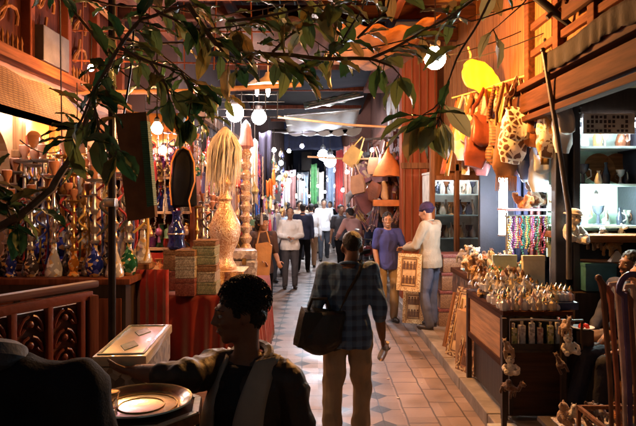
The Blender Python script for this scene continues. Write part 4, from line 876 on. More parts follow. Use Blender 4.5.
# hanging brown board with green strip under the leaves
t = thing('hanging_cloth', 'long brown cloth panel with a green strip hanging from the branch beside the dark pole', 'hanging', P(134, 118, 3.3), radians(-8))
b = B(); b.prism([(-.10,.02),(.075,.03),(.13,-.54),(-.03,-.57)], .035); b.wob(.005, 8); obj('panel', b, M('dark brown suede', (.22,.105,.05), .85, 0, .3, 8, .3, 40), t)
b = B(); b.prism([(.045,-.02),(.085,-.02),(.125,-.48),(.085,-.49)], .044); obj('green_strip', b, patt('green braid', [(.05,.16,.1),(.03,.09,.06),(.1,.28,.18)], 30, 'Z', rough=.6), t)
obj('cord', B().tube([(-.06,0,.02),(-.02,0,.25),(.0,0,.5)], .006, 6), METAL_DK, t)
# dark pole of the cafe awning
t = thing('iron_pole', 'dark iron pole standing on the terrace left of the brown hanging panel', 'pole', (P(112, 200, 4.3).x, 4.3, .3)); obj('shaft', B().tube([(0,0,0),(0,0,4.1)], .027, 10), METAL_DK, t); obj('base_plate', B().lathe([(0,0),(.09,0),(.09,.015),(.04,.03),(0,.03)], seg=16), METAL_DK, t); obj('clamp', B().box((0,-.02,1.56), (.08,.08,.06), bev=.01), STEEL, t)
# carved settle
t = thing('carved_settle', 'dark red carved wooden settle in the left foreground', 'settle', (-1.56, 3.05, .3), radians(62))
b = B(); b.box((0, .01, 1.09), (1.1, .06, .04), bev=.012); b.box((0, .03, .64), (1.0, .03, .7)); obj('backrest', b, W_REDX, t)
b = B()
for q in range(5): b.box((-.43+q*.215, -.005, .58), (.035, .04, .86), bev=.006)
for z in (.5, 1.03): b.box((0, -.005, z), (1.0, .04, .05), bev=.006)
obj('panel_frame', b, M('polished red wood', (.2, .05, .025), .35, 0, .3, 5, .2), t)
b = B()
for q in range(4):
    xc = -.322+q*.215; b = B()
    for z in (.6, .71, .82, .93):
        for s in (-1, 1): b.tube([(xc+s*(.01+.06*sin(a)), -.004, z+.045*cos(a*1.6)) for a in [i*.45 for i in range(7)]], .009, 6)
        b.ell((xc, -.004, z), (.02, .012, .02), seg=8, rows=6)
    obj('carving', b, MATS['polished red wood'], t)

for x in (-.5, .5):
    obj('leg', B().box((x, 0, .52), (.07, .07, 1.02), bev=.012), W_RED, t); obj('leg', B().box((x, -.45, .3), (.06, .06, .6), bev=.012), W_RED, t); 
b = B(); b.box((0, -.22, .42), (1.02, .48, .045), bev=.012); obj('seat', b, W_REDX, t)
b = B(); [b.box((x, -.22, .63), (.06, .5, .05), bev=.015) for x in (-.5, .5)]; obj('armrest', b, W_RED, t)
# inlaid chest and its stand
INLAY = patt('mother of pearl inlay', [(.5,.44,.32),(.36,.28,.17),(.58,.54,.44),(.44,.36,.2),(.25,.18,.1),(.55,.48,.34)], 22, rough=.25)
t = thing('inlaid_chest', 'pale mother of pearl inlaid chest standing on the left, under the outstretched hand', 'chest', (-.877, 2.9, 1.015), radians(4))
b = B(); b.box((0, 0, .085), (.215, .62, .13), bev=.006); obj('chest_body', b, patt('dull shell inlay', [(.32,.28,.2),(.22,.18,.12),(.4,.36,.28),(.15,.12,.08)], 26, rough=.35), t)
b = B(); b.box((0, 0, .178), (.23, .645, .045), bev=.008); obj('lid', b, M('honey coloured lid veneer', (.55,.46,.3), .3, 0, .45, 5, .1, 20, coat=.3), t)
b = B(); [b.box((0, y_, .203), (.2, .012, .005)) for y_ in (-.29, .29)]; [b.box((x, 0, .203), (.012, .57, .005)) for x in (-.095, .095)]
for y_ in (-.14, .14): b.prism([(-.04,0),(0,-.09),(.04,0),(0,.09)], .004, (1,0,0), (0,1,0), (0, y_, .2025))
obj('lid_inlay', b, M('greenish shell strip', (.3,.38,.3), .25, 0, .3, 20, .1), t)
t = thing('chest_stand', 'dark wooden stand under the inlaid chest', 'stand', (-.877, 2.9, .3), radians(4)); obj('top_board', B().box((0,0,.70), (.26,.68,.03), bev=.006), W_DK, t)
for x in (-.1, .1):
    for y_ in (-.3, .3): obj('leg', B().box((x, y_, .345), (.04,.04,.69)), W_DK, t)
obj('apron', B().box((0, 0, .62), (.23, .62, .13)), W_RED, t)
# octagonal tray table
OCT = lambda r: [(r*cos(pi/8+i*pi/4), r*sin(pi/8+i*pi/4)) for i in range(8)]
t = thing('octagonal_table', 'eight sided inlaid table beside the seated man', 'table', (-.63, 2.14, .385), radians(8))
b = B(); b.prism(OCT(.225), .035, (1,0,0), (0,1,0), (0,0,.745)); obj('table_top', b, W_MIDX, t, False)
b = B()
for i in range(8):
    a, c = OCT(.218)[i], OCT(.218)[(i+1) % 8]; b.bar((a[0]*.96, a[1]*.96, .765), (c[0]*.96, c[1]*.96, .765), .022, .006)
obj('inlay_border', b, M('bone inlay', (.6,.52,.36), .35, 0, .2, 30, .1), t, False)
for i in range(8):
    a, c = OCT(.185)[i], OCT(.185)[(i+1) % 8]; m_ = Vector(((a[0]+c[0])/2, (a[1]+c[1])/2, 0)); X = Vector((c[0]-a[0], c[1]-a[1], 0)).normalized(); h = .066
    obj('side_panel', B().prism([(-h,.0),(-h*.6,.0),(-h*.55,.3),(0,.45),(h*.55,.3),(h*.6,.0),(h,.0),(h,.72),(-h,.72)], .02, X, (0,0,1), m_), W_RED, t, False)
t = thing('metal_tray', 'round shining metal tray on the eight sided table', 'tray', (-.63, 2.14, 1.152)); b = B(); b.lathe([(0,.004),(.135,.004),(.15,.012),(.168,.026),(.178,.029),(.18,.024),(.155,.005),(.135,.0),(0,.0)], seg=48); obj('tray_dish', b, M('polished tray metal', (.8,.72,.6), .2, 1, .08, 20, .06, 60), t)
b = B(); b.tube([(.125*cos(a), .125*sin(a), .0055) for a in [i*2*pi/48 for i in range(49)]], .0025, 5); b.tube([(.08*cos(a), .08*sin(a), .0055) for a in [i*2*pi/40 for i in range(41)]], .002, 5); obj('engraved_ring', b, BRASS, t)
t = thing('tea_glass', 'small empty tea glass on the round tray', 'glass', (-.72, 2.1, 1.158)); obj('glass_wall', B().lathe([(0,0),(.02,.0),(.022,.004),(.019,.03),(.025,.065),(.023,.065),(.017,.03),(.018,.008),(0,.008)], seg=18), M('clear tea glass', (.9,.92,.92), .04, 0, .02, 3, 0, trans=.9), t); obj('gilt_band', B().lathe([(.0245,.055),(.026,.058),(.0248,.062)], seg=18), BRASS, t)
t = thing('round_stool', 'low round topped wooden stool between the tray table and the red drape', 'stool', (-.47, 2.72, .3)); obj('seat', B().lathe([(0,.66),(.15,.66),(.16,.675),(.15,.69),(0,.695)], seg=24), W_MIDX, t)
for i in range(3): a = i*2.1; obj('leg', B().tube([(.1*cos(a), .1*sin(a), .66), (.14*cos(a), .14*sin(a), 0)], .016, 8), W_DK, t)
# draped table with boxes, gilt vase
t = thing('draped_table', 'table hung with a red velvet cloth under the boxes and the big gilt water pipe', 'table', (-1.2, 6.15, .3))
obj('table_top', B().box((.05, .1, .62), (.95, .9, .04)), W_DK, t)
VELV = M('red velvet', (.14,.005,.005), .6, 0, .35, 4, .3, 20, sheen=.6)
def drape(x0, y0, x1, y1, z0, z1, folds, amp):
    d = Vector((x1-x0, y1-y0, 0)); n = Vector((-d.y, d.x, 0)).normalized()*-1
    return lambda u, v: Vector((x0, y0, 0)) + d*u + n*(amp*1.5*sin(u*folds+.9*sin(u*9))*(1-v)**.45 + .05*(1-v)) + Vector((0, 0, z0+(z1-z0)*v))
b = B(); b.grid(drape(-.45, -.36, .55, -.36, .0, .645, 34, .03), 70, 12); b.grid(drape(.55, -.36, .55, .56, .0, .645, 30, .03), 60, 12); b.grid(lambda u, v: (-.45+u, -.36+.92*v, .648), 8, 8); obj('velvet_cloth', b, VELV, t, solid=.008)
BX = [patt('box inlay green', [(.2,.24,.16),(.36,.34,.24),(.16,.19,.13),(.28,.3,.2)], 110, rough=.3), patt('box inlay grey', [(.38,.36,.32),(.22,.2,.18),(.5,.48,.44),(.26,.23,.2)], 110, rough=.3), patt('box inlay brown', [(.22,.12,.07),(.30,.18,.1),(.17,.09,.05)], 110, rough=.3), patt('box inlay red', [(.2,.06,.05),(.26,.1,.08),(.15,.04,.04)], 110, rough=.3)]
BXN = ['greenish', 'grey', 'brown', 'dark red']
def boxes(xc, Y, z, seq, w_, side):
    for i, (k, hh) in enumerate(seq):
        t = thing('inlaid_box', '%s inlaid box, %s from the bottom in the %s stack' % (BXN[k], ORD[i], side), 'box', (xc+random.uniform(-.006,.006), Y, z), random.uniform(-.05,.05), 'stacked inlaid boxes')
        obj('box_body', B().box((0,0,hh*.37), (w_, .26, hh*.72), bev=.004), BX[k], t); obj('lid', B().box((0,0,hh*.86), (w_*1.03, .268, hh*.25), bev=.005), BX[k], t); z += hh
boxes(P(206, 0, 5.9).x, 5.95, .953, [(0, .12), (1, .10), (2, .07), (0, .09), (0, .09), (2, .055)], .215, 'taller')
boxes(P(187, 0, 5.8).x, 5.85, .953, [(3, .17), (1, .11), (1, .10), (2, .06)], .185, 'shorter'); boxes(P(172, 0, 6.1).x, 6.2, .953, [(3, .2), (2, .22)], .16, 'shadowy')
t = thing('blue_vase', 'tall cobalt blue glass vase standing on the shorter box stack', 'vase', (P(176, 0, 6.1).x, 6.12, 1.375)); obj('vase_body', B().lathe([(0,0),(.085,0),(.095,.02),(.075,.09),(.09,.15),(.08,.22),(.045,.27),(.04,.34),(.055,.38),(.05,.385),(.035,.34)], seg=20), GL['blue'], t); obj('gilt_band', B().lathe([(.092,.145),(.095,.15),(.092,.16)], seg=20), SILVER, t)
GILT = patt('gilt engraved metal', [(.8,.62,.45),(.6,.36,.2),(.88,.76,.6),(.75,.55,.42)], 75, metal=.45, rough=.28, bump=.5); CLOTHG = patt('gold brocade', [(.6,.42,.22),(.45,.26,.12),(.7,.55,.36),(.5,.3,.16)], 60, rough=.45, bump=.5)
t = thing('gilt_water_pipe', 'giant gilt water pipe with white tassel top standing on gold brocade', 'water pipe', (P(225, 0, 6.7).x, 6.7, 1.10))
obj('vase', B().lathe([(0,0),(.12,0),(.13,.03),(.09,.1),(.085,.16),(.15,.3),(.175,.4),(.17,.5),(.11,.62),(.07,.72),(.065,.76)], seg=26), GILT, t)
obj('stem', B().lathe([(.065,.75),(.085,.78),(.06,.84),(.07,.9),(.095,.95),(.07,1.0),(.055,1.08),(.08,1.13),(.06,1.2),(.05,1.3),(.05,1.45)], seg=22), GILT, t)
b = B()
for i in range(420):
    a = random.uniform(0, 2*pi); r = random.uniform(.05, .17); z1 = random.uniform(.8, 1.25)
    b.tube([(.015*cos(a), .015*sin(a), 1.58), (r*.75*cos(a), r*.75*sin(a), 1.57-r*.75+random.uniform(-.02,.02)), (r*1.12*cos(a), r*1.12*sin(a), 1.34), (r*(1.0+.2*random.random())*cos(a)-.03+random.uniform(-.03,.03), r*sin(a), z1)], [.006,.008,.007,.002], 4)
b.ell((0,0,1.40), (.12,.12,.17), seg=14); obj('tassel_top', b, M('cream feather tassel', (.8,.77,.72), .85, 0, .15, 9, .5, 60), t)
b = B(); b.grid(lambda u, v: (P(225,0,6.6).x-.2+.42*u, 6.45+.5*min(v*2, 1) if v > .5 else 6.45-.04*sin(u*20)*(1-2*v), 1.095 if v > .5 else .955+.14*2*v), 30, 8); tag(obj('gold_brocade', b, CLOTHG, solid=.008), 'crumpled gold brocade under the giant gilt water pipe', 'cloth')
tag(obj('brocade_block', B().box((P(225,0,6.7).x, 6.68, 1.02), (.36,.4,.13)), W_DK, smooth=False), 'dark plinth under the gold brocade', 'plinth')
# silvery embossed chest right of it
t = thing('embossed_chest', 'silvery embossed chest beside the giant gilt water pipe', 'chest', (P(243, 0, 7.3).x, 7.3, .82), radians(12)); obj('chest_body', B().box((0,0,.16), (.3,.3,.32), bev=.008), patt('embossed silver sheet', [(.6,.55,.55),(.35,.3,.3),(.75,.7,.68),(.5,.42,.4)], 24, metal=.6, rough=.3, bump=.7), t); obj('lid', B().box((0,0,.385), (.32,.32,.12), bev=.03), patt('embossed silver sheet', []) if False else MATS['embossed silver sheet'], t)
obj('hasp', B().box((0,-.165,.31), (.05,.02,.08), bev=.004), BRASS, t)
t = thing('red_bench', 'red clothed bench carrying the embossed chest and second gilt pipe', 'bench', (-.98, 7.75, 0)); b = B(); b.box((0,0,.41), (.62,1.2,.8)); obj('seat', b, RED_CL, t, False); b = B(); b.grid(drape(-.31, -.61, .31, -.61, .0, .815, 30, .015), 40, 6); b.grid(drape(.31, -.61, .31, .6, .0, .815, 40, .015), 50, 6); obj('skirt', b, RED_CL, t, solid=.006)
t = thing('gilt_column_pipe', 'slim gilt bulb stemmed water pipe with rosy cap next to the white cloths', 'water pipe', (P(246, 0, 8.0).x, 8.0, .82)); pr = [(0,0),(.13,0),(.15,.1),(.16,.22),(.1,.36),(.06,.44)]
for i in range(9): z = .46+i*.14; pr += [(.045, z), (.075, z+.05), (.08, z+.08), (.05, z+.12)]
pr += [(.04, 1.74)]; obj('stem', B().lathe(pr, seg=20), GILT, t); obj('cap', B().lathe([(.05,1.72),(.11,1.76),(.1,1.82),(.075,1.9),(.07,1.98),(.05,2.05),(.02,2.09),(.0,2.11)], seg=18), M('rosy enamel', (.55,.25,.25), .3, 0, .2, 12, .2), t)
# hung garments right of it
def garment(lb2, px0, px1, py0, py1, Y, m, folds=16, name='hung_cloth'):
    p0 = P(px0, py0, Y); wd = (px1-px0)/F*Y; L = (py1-py0)/F*Y
    b = B(); b.grid(lambda u, v: p0 + Vector((wd*u*(1-.06*sin(v*3)), .035*sin(u*folds)*(.3+.7*v), -L*v-.02*sin(u*folds*.5))), 30, 10)
    tag(obj(name, b, m, solid=.008), lb2, 'hung cloth')
garment('long white robe hanging beside the slim gilt pipe', 250, 258, 140, 204, 8.3, WHITE_CL); garment('rosy striped robe hanging between the two gilt pipes', 228, 238, 145, 215, 8.3, patt('rosy stripe', [(.5,.3,.28),(.35,.14,.14),(.6,.5,.45)], 14, 'X'), 9)
garment('dark blue robe hanging beyond the white robe', 259, 272, 132, 195, 8.6, NIGHTBLUE, 12); garment('bright blue scarf hung between the gilt pipes', 237, 243, 165, 184, 8.5, M('bright blue cloth', (.03,.12,.5), .6)); garment('blue striped sash hanging under the dark blue robe', 255, 260, 160, 222, 8.9, M('bright blue cloth', (.03,.12,.5)))
garment('red shawl hung behind the lime shirted seller', 186, 212, 215, 262, 8.5, RED_CL, 14); garment('orange sash below the dark blue robe', 266, 273, 180, 196, 8.4, M('orange sash cloth', (.55,.16,.03), .7))
# bead curtains / trinkets down the left shop fronts: strings of little ornaments
TRK = rnd_mat('enamel and tin trinket', [(.6,.4,.2),(.65,.62,.58),(.4,.05,.04),(.1,.15,.4),(.6,.55,.3),(.35,.12,.3),(.7,.5,.35),(.15,.3,.2)], .28, .45)
def trinket_mesh(k):
    b = B()
    if k == 0: b.lathe([(0,-.06),(.03,-.05),(.045,-.02),(.03,.02),(.012,.04),(.006,.08)], seg=10)
    elif k == 1: b.ell((0,0,0), (.04,.04,.05), seg=10, rows=7); b.tube([(0,0,.04),(0,0,.09)], .005, 5); b.tube([(0,0,-.05),(0,0,-.12)], [.012,.02], 6)
    elif k == 2: b.lathe([(.0,.05),(.035,.03),(.045,.0),(.04,-.05),(.05,-.07),(.045,-.072),(.0,-.04)], seg=12); b.tube([(0,0,.05),(0,0,.09)], .005, 5)
    elif k == 3: b.prism([(.05*cos(a)*(1 if i % 2 else .5), .05*sin(a)*(1 if i % 2 else .5)) for i, a in enumerate([q*pi/5 for q in range(10)])], .02); b.tube([(0,0,.05),(0,0,.09)], .005, 5)
    else: b.box((0,0,0), (.06,.05,.07), bev=.012); b.ell((0,0,.05), (.02,.02,.03), seg=8, rows=6)
    return b
TR = []
for k in range(5):
    o = obj('trinket', trinket_mesh(k), TRK); o.location = P(150+k*9, 232, 6.85); TR.append(o)
    tag(o, ['pear shaped', 'tasselled ball', 'bell shaped', 'star shaped', 'square'][k]+' metal trinket among the strings before the left shops', 'trinket', ['pear shaped', 'tasselled ball', 'bell shaped', 'star shaped', 'square'][k]+' trinkets of the left shops')
def scatter(n, fn, s0=.7, s1=1.5):
    for i in range(n):
        o = dup(TR[random.randrange(5)], fn(), 0, random.uniform(s0, s1)); o.rotation_euler = (random.uniform(-.3,.3), random.uniform(-.3,.3), random.uniform(0, 6))
def on_strings(px0, px1, py0, py1, Y0, Y1): return lambda: P(random.uniform(px0, px1), random.uniform(py0, py1), random.uniform(Y0, Y1))
scatter(70, on_strings(140, 208, 150, 232, 7.2, 7.7), .6, 1.2); scatter(44, on_strings(198, 256, 160, 235, 8.2, 8.8), .8, 1.5); scatter(60, on_strings(262, 286, 150, 215, 9.5, 13), .5, 1.0)
scatter(40, on_strings(4, 75, 150, 230, 5.7, 6.6), .7, 1.2); scatter(26, on_strings(120, 205, 255, 300, 6.7, 6.9), .7, 1.1)
b = B()
for i in range(26): x = random.uniform(138, 256); b.tube([P(x, 118, 7.5+random.random()), P(x, 232, 7.6+random.random())], .0025, 4)
tag(obj('hanging_string', b, METAL_DK), 'thin strings carrying the trinkets of the left shops', 'strings'); bpy.data.objects['hanging_string']['kind'] = 'stuff'
# rugs and textiles hanging down the left fronts beyond
RUG = [patt('rug red', [(.3,.04,.03),(.15,.02,.02),(.45,.3,.18),(.1,.05,.1)], 14), patt('rug blue', [(.06,.08,.2),(.25,.2,.25),(.12,.04,.05),(.4,.36,.3)], 14), patt('rug gold', [(.4,.24,.08),(.2,.08,.04),(.5,.4,.25),(.12,.08,.05)], 14)]
for i, (px, Y, py0, py1, k) in enumerate([(276, 9.9, 150, 230, 0), (279, 11.4, 160, 225, 1), (281, 13.6, 160, 222, 2), (284, 15.8, 165, 218, 0), (287, 18.5, 168, 215, 1)]):
    x = -1.46; p0 = Vector((x, Y, P(px, py0, Y).z)); L = (py1-py0)/F*Y
    b = B(); b.grid(lambda u, v: p0 + Vector((.03*sin(u*18), u*1.1, -L*v)), 20, 6); tag(obj('hanging_rug', b, RUG[k], solid=.015), '%s patterned rug on the left shop fronts, %s from the near end' % (['red', 'blue', 'gold'][k], ORD[i]), 'rug', 'rugs on the left fronts')

# ================================================================== GOODS ON THE RIGHT
t = thing('market_counter', 'orange wooden market counter loaded with perfume bottles on the right', 'counter', (1.75, 5.36, .112))
b = B(); b.box((0, 0, .86), (.56, 1.18, .035), bev=.006); obj('counter_top', b, W_MIDY, t)
b = B(); b.box((-.25, .0, .64), (.03, 1.12, .42)); obj('lower_panel', B().box((-.2, .0, .24), (.03, 1.1, .40)), W_DK, t, False); obj('side_panel', b, wood('orange wooden boarding', (.4,.2,.08), 1), t, False)  # near-black lower board stands in for the open shadow below the side panel
b = B(); b.box((-.268, .0, .83), (.02, 1.12, .05)); b.box((-.268, 0, .45), (.02, 1.12, .05)); [b.box((-.269, y_, .64), (.019, .05, .33)) for y_ in (-.53, .53)]; obj('panel_frame', b, W_MIDY, t, False)
b = B(); b.box((0.02, -.5, .30), (.48, .03, .56)); obj('front_panel', b, wood('dim brown boarding', (.07,.028,.013), 0), t, False)
for x in (-.26, .26):
    for y_ in (-.56, .56): obj('leg', B().box((x, y_, .42), (.045, .045, .84)), W_DK, t)
t = thing('bottle_rack', 'black rack of boxed bottles fixed at the front of the market counter', 'rack', (1.76, 4.72, .112))
b = B(); b.box((0,0,.60), (.56,.2,.02)); b.box((0,.09,.72), (.56,.015,.26)); b.box((0,-.09,.63), (.56,.012,.05)); obj('shelf', b, M('black lacquer', (.01,.01,.012), .25, 0, .2, 5, .1), t)
obj('rail', B().tube([(-.28,-.1,.84),(-.1,-.105,.845),(.1,-.105,.835),(.28,-.1,.84)], .008, 6), STEEL, t)
[obj('post', B().box((x, -.09, .72), (.014,.014,.25)), W_DK, t) for x in (-.275, .275)]
for i in range(7):
    k = i % 4; o = thing('bottle_box', '%s printed bottle box, %s from the left on the black rack' % (['yellow green', 'white', 'silver grey', 'rosy'][k], ORD[i]), 'box', (1.53+i*.072, 4.70+.02*(i % 2), .723), random.uniform(-.3,.3), 'boxed bottles')
    obj('carton', B().box((0,0,.075+.01*(i % 3)), (.045,.045,.15+.02*(i % 3)), bev=.003), patt(['carton yellow', 'carton white', 'carton silver', 'carton rose'][k], [[(.5,.5,.2),(.6,.6,.45),(.2,.25,.1)], [(.6,.6,.6),(.4,.38,.42),(.7,.7,.7)], [(.45,.47,.5),(.25,.26,.28),(.6,.62,.64)], [(.5,.4,.38),(.35,.2,.2),(.6,.55,.5)]][k], 60, rough=.25), o)
    obj('cap', B().lathe([(0,.15),(.012,.15),(.013,.19),(.0,.195)], o=(0,0,.02*(i % 3)), seg=10), SILVER, o)
# perfume bottles in rows
CLG = rnd_mat('cut glass perfume', [(.8,.8,.82),(.78,.66,.45),(.8,.8,.82),(.65,.7,.8),(.8,.55,.5),(.82,.82,.8)], .06, 0, .12); GOLDCAP = M('gilt cap', (.8,.58,.25), .22, 1, .1, 9, .05)
PB = []
for k in range(3):
    t = thing('perfume_bottle', 'small %s cut glass perfume bottle in the rows on the orange counter' % ['round', 'flat square', 'slim pointed'][k], 'bottle', (1.55+k*.06, 4.9, .99), 0, ['round', 'flat square', 'slim pointed'][k]+' perfume bottles')
    pr = [[(0,0),(.022,0),(.03,.02),(.024,.045),(.009,.055),(.009,.065)], [(0,0),(.026,0),(.026,.05),(.01,.056),(.01,.066)], [(0,0),(.02,0),(.012,.02),(.02,.05),(.008,.075),(.007,.085)]][k]
    obj('bottle_body', B().lathe(pr, seg=8 if k != 1 else 4), CLG, t, k != 1); z = pr[-1][1]
    obj('stopper', B().lathe([(.0,z),(.013,z+.004),(.016,z+.015),(.008,z+.03),(.0,z+.045)], seg=8), [GOLDCAP, SILVER, CLG][k], t); PB.append(t)
for j in range(9):
    for i in range(13):
        k = random.randrange(3); dup(PB[k], (1.49+i*.036+random.uniform(-.01,.01), 4.84+j*.075+random.uniform(-.02,.02), .99+ (.075 if j > 5 else 0)), random.uniform(0, 3), random.uniform(.8, 1.5))
b = B(); b.box((1.74, 5.4, 1.025), (.5, .3, .07), bev=.006); tag(obj('display_step', b, M('black lacquer', (.01,.01,.012)), smooth=False), 'black step raising the back rows of perfume bottles', 'step')
# dark blue tray with stoppered bottles
t = thing('blue_tray', 'dark blue box tray of white stoppered bottles at the counter corner', 'tray', (1.98, 5.0, .99)); b = B(); b.box((0,0,.03), (.24,.34,.06), bev=.004); obj('tray_box', b, M('navy card', (.02,.04,.12), .5), t); 
for j in range(3):
    for i in range(5): dup(PB[0], (1.90+i*.04, 4.9+j*.09, 1.053), i, 1.15, 'round white perfume bottle set in the dark blue box tray', 'round bottles in the blue tray')
for i, (x, Y, z, d, m, lb2) in enumerate([(2.02, 5.5, .99, (.2,.18,.10), M('blue card', (.02,.08,.22), .5), 'plain blue carton behind the dark blue tray'), (2.2, 5.55, .99, (.16,.2,.08), M('navy card', (.02,.04,.12)), 'flat navy carton right of the blue one'),
    (1.99, 5.55, 1.0, (.2,.05,.36), M('cream card', (.7,.68,.5), .5), 'cream upright carton standing behind the perfume bottles'), (1.74, 5.6, 1.0, (.22,.04,.36), M('mint white card', (.55,.7,.55), .5), 'mint white upright card left of the cream carton')]):
    t = thing('carton', lb2, 'carton', (x, Y, z), random.uniform(-.15,.15), 'cartons on the market counter'); obj('box_body', B().box((0,0,d[2]*.45), (d[0],d[1],d[2]*.9), bev=.003), m, t); obj('lid', B().box((0,0,d[2]*.93), (d[0]*1.03,d[1]*1.03,d[2]*.14), bev=.003), m, t)
for i in range(5):
    t = thing('green_tube', 'bright green glass tube, %s from the left before the mint card' % ORD[i], 'tube', (1.60+i*.022, 5.5+.012*(i % 2), 1.1), 0, 'green glass tubes', random.uniform(.9,1.2)); obj('tube_body', B().lathe([(0,0),(.009,0),(.009,.13),(.006,.14),(0,.14)], seg=10), M('bright green glass', (.03,.5,.12), .12, 0, .1, 9, 0, trans=.2), t); obj('cap', B().lathe([(.0065,.14),(.007,.16),(0,.162)], seg=8), GOLDCAP, t)
# plush animals
FURS = {n: M(n+' plush', c, .95, 0, .25, 14, .8, 70, sheen=.6) for n, c in dict(sandy=(.42,.26,.13), cream=(.66,.6,.5), brown=(.13,.06,.03), ginger=(.45,.17,.05), grey=(.22,.2,.2)).items()}
def plush(fur, kind, lb2, loc, rz=0., s=1., group='plush toys', rot=None):
    """small stuffed animal: camel or sitting bear, in one smooth body"""
    t = thing('plush_%s' % kind, lb2, 'plush toy', loc, rz, group, s)
    if rot: t.rotation_euler = rot
    b = B()
    if kind == 'camel':
        b.ell((0,0,.13), (.065,.11,.06)); b.ell((0,.02,.19), (.04,.05,.05)); b.tube([(0,-.08,.14),(0,-.15,.16),(0,-.17,.24)], [.04,.032,.028], 10); b.ell((0,-.2,.27), (.03,.055,.033)); 
        for x in (-.045,.045):
            for y_ in (-.07,.08): b.tube([(x,y_,.12),(x*1.15,y_*1.1,.06),(x*1.1,y_*1.1,.0)], [.028,.02,.022], 8)
        b.tube([(0,.11,.15),(0,.14,.1)], .01, 6)
        for x in (-.025,.025): b.ell((x,-.175,.305), (.008,.012,.016), seg=8, rows=6)
        eyes, nose = [(-.025,-.215,.285),(.025,-.215,.285)], (0,-.256,.268)
    else:
        b.ell((0,0,.1), (.08,.07,.095)); b.ell((0,-.015,.235), (.068,.062,.06)); b.ell((0,-.07,.22), (.03,.03,.024))
        for x in (-1,1): b.ell((x*.055,0,.288), (.024,.014,.024), seg=10, rows=7); b.tube([(x*.06,-.01,.16),(x*.11,-.05,.11),(x*.1,-.09,.08)], [.03,.027,.026], 8); b.tube([(x*.045,-.03,.05),(x*.075,-.1,.035),(x*.08,-.14,.045)], [.038,.034,.036], 8); b.ell((x*.1,-.095,.08), .028, seg=8, rows=6)
        eyes, nose = [(-.026,-.07,.25),(.026,-.07,.25)], (0,-.098,.228)
    link_mesh('body', remesh(b, .008, 2, .004, 45, s), FURS[fur], t)
    [obj('eye', B().ell(p, .007, seg=8, rows=6), IRIS, t) for p in eyes]; obj('nose', B().ell(nose, (.01,.007,.007), seg=8, rows=6), IRIS, t); return t
pc = plush('sandy', 'camel', 'sandy plush camel at the front edge of the toy heap', (1.58, 5.42, .99), .4, .6); pbr = plush('ginger', 'bear', 'ginger plush bear sitting at the back of the counter', (2.0, 5.9, .99), .3, .7)
heap = 'plush toys heaped at the left end of the counter'; fn = list(FURS)
for i in range(26):
    r_, q = divmod(i, 7); f = fn[(i*2+r_) % 5]; src = pc if i % 3 else pbr; kd = 'camel' if i % 3 else 'bear'
    dup(src, (1.52+.06*q+random.uniform(-.02,.02), 5.50+.14*r_+random.uniform(-.03,.03), .99+.06*r_), random.uniform(-1.4,1.4), random.uniform(.42,.68), '%s plush %s, %s from the left in the %s row of the toy heap' % (f, kd, ORD[q], ['front', 'second', 'third', 'back'][r_]), heap, mats={'body': FURS[f]})
t = thing('toy_chest', 'dark carved chest under the toy heap at the far end of the counter', 'chest', (1.98, 6.8, .112)); b = B(); b.box((0,0,.42), (.56,1.6,.84), bev=.01); obj('chest_body', b, patt('dark carved chest', [(.07,.035,.02),(.13,.06,.035),(.04,.02,.012),(.18,.09,.05)], 16, rough=.45, bump=.8), t); obj('lid', B().box((0,0,.87), (.6,1.64,.06), bev=.012), W_MIDY, t)
for i in range(22):
    r_, q = divmod(i, 6); f = fn[(i+r_*2) % 5]; src = pbr if i % 3 else pc; kd = 'bear' if i % 3 else 'camel'
    dup(src, (1.74+.09*q+random.uniform(-.02,.02), 6.2+.36*r_+random.uniform(-.05,.05), 1.015+.03*r_), random.uniform(-1,1), random.uniform(.45,.75), '%s plush %s, %s from the left in the %s row on the dark carved chest' % (f, kd, ORD[q], ['front', 'second', 'third', 'back'][r_]), 'plush toys on the carved chest', mats={'body': FURS[f]})
# hung pairs on posts by the walkway
def hung(px, py, Y, n, lb2):
    base = P(px, py, Y)
    t = thing('toy_post', lb2+' post hung with plush animals', 'post', (base.x, Y, .112)); obj('shaft', B().box((0,0,.43), (.035,.035,.86)), W_DK, t); obj('foot', B().box((0,0,.012), (.22,.16,.024), bev=.004), M('pale tin foot', (.5,.5,.46), .5), t)
    for i in range(n): dup(pc if (i+n) % 2 else pbr, (base.x+random.uniform(-.03,.03), Y-.07, base.z-.14*(i+1)+.02), random.uniform(-.8,.8), .52, '%s plush animal on the %s post, %s from the top' % (['sandy', 'cream', 'brown'][i % 3], lb2.lower().split()[0], ORD[i]), 'plush animals hung on posts', rot=(random.uniform(-.5,.3), random.uniform(-.5,.5), random.uniform(-1,1)), mats={'body': FURS[['sandy', 'cream', 'brown'][i % 3]]})
hung(504, 340, 4.6, 3, 'left dark'); hung(563, 318, 4.55, 3, 'right dark')
t = plush('cream', 'bear', 'ginger plush monkey in a cream hat hanging at the blue black door post', P(570, 243, 5.72), .3, 1.0, rot=(0, .15, .3)); t.name = 'plush_monkey'
for ch in KIDS['plush_bear' if 'plush_bear' in KIDS else t.name][:0]: pass
hat = B(); hat.ell((0,-.01,.29), (.075,.07,.045)); hat.lathe([(.06,.27),(.095,.275),(.09,.285),(.06,.29)], seg=16); obj('hat', hat, FURS['cream'], t)
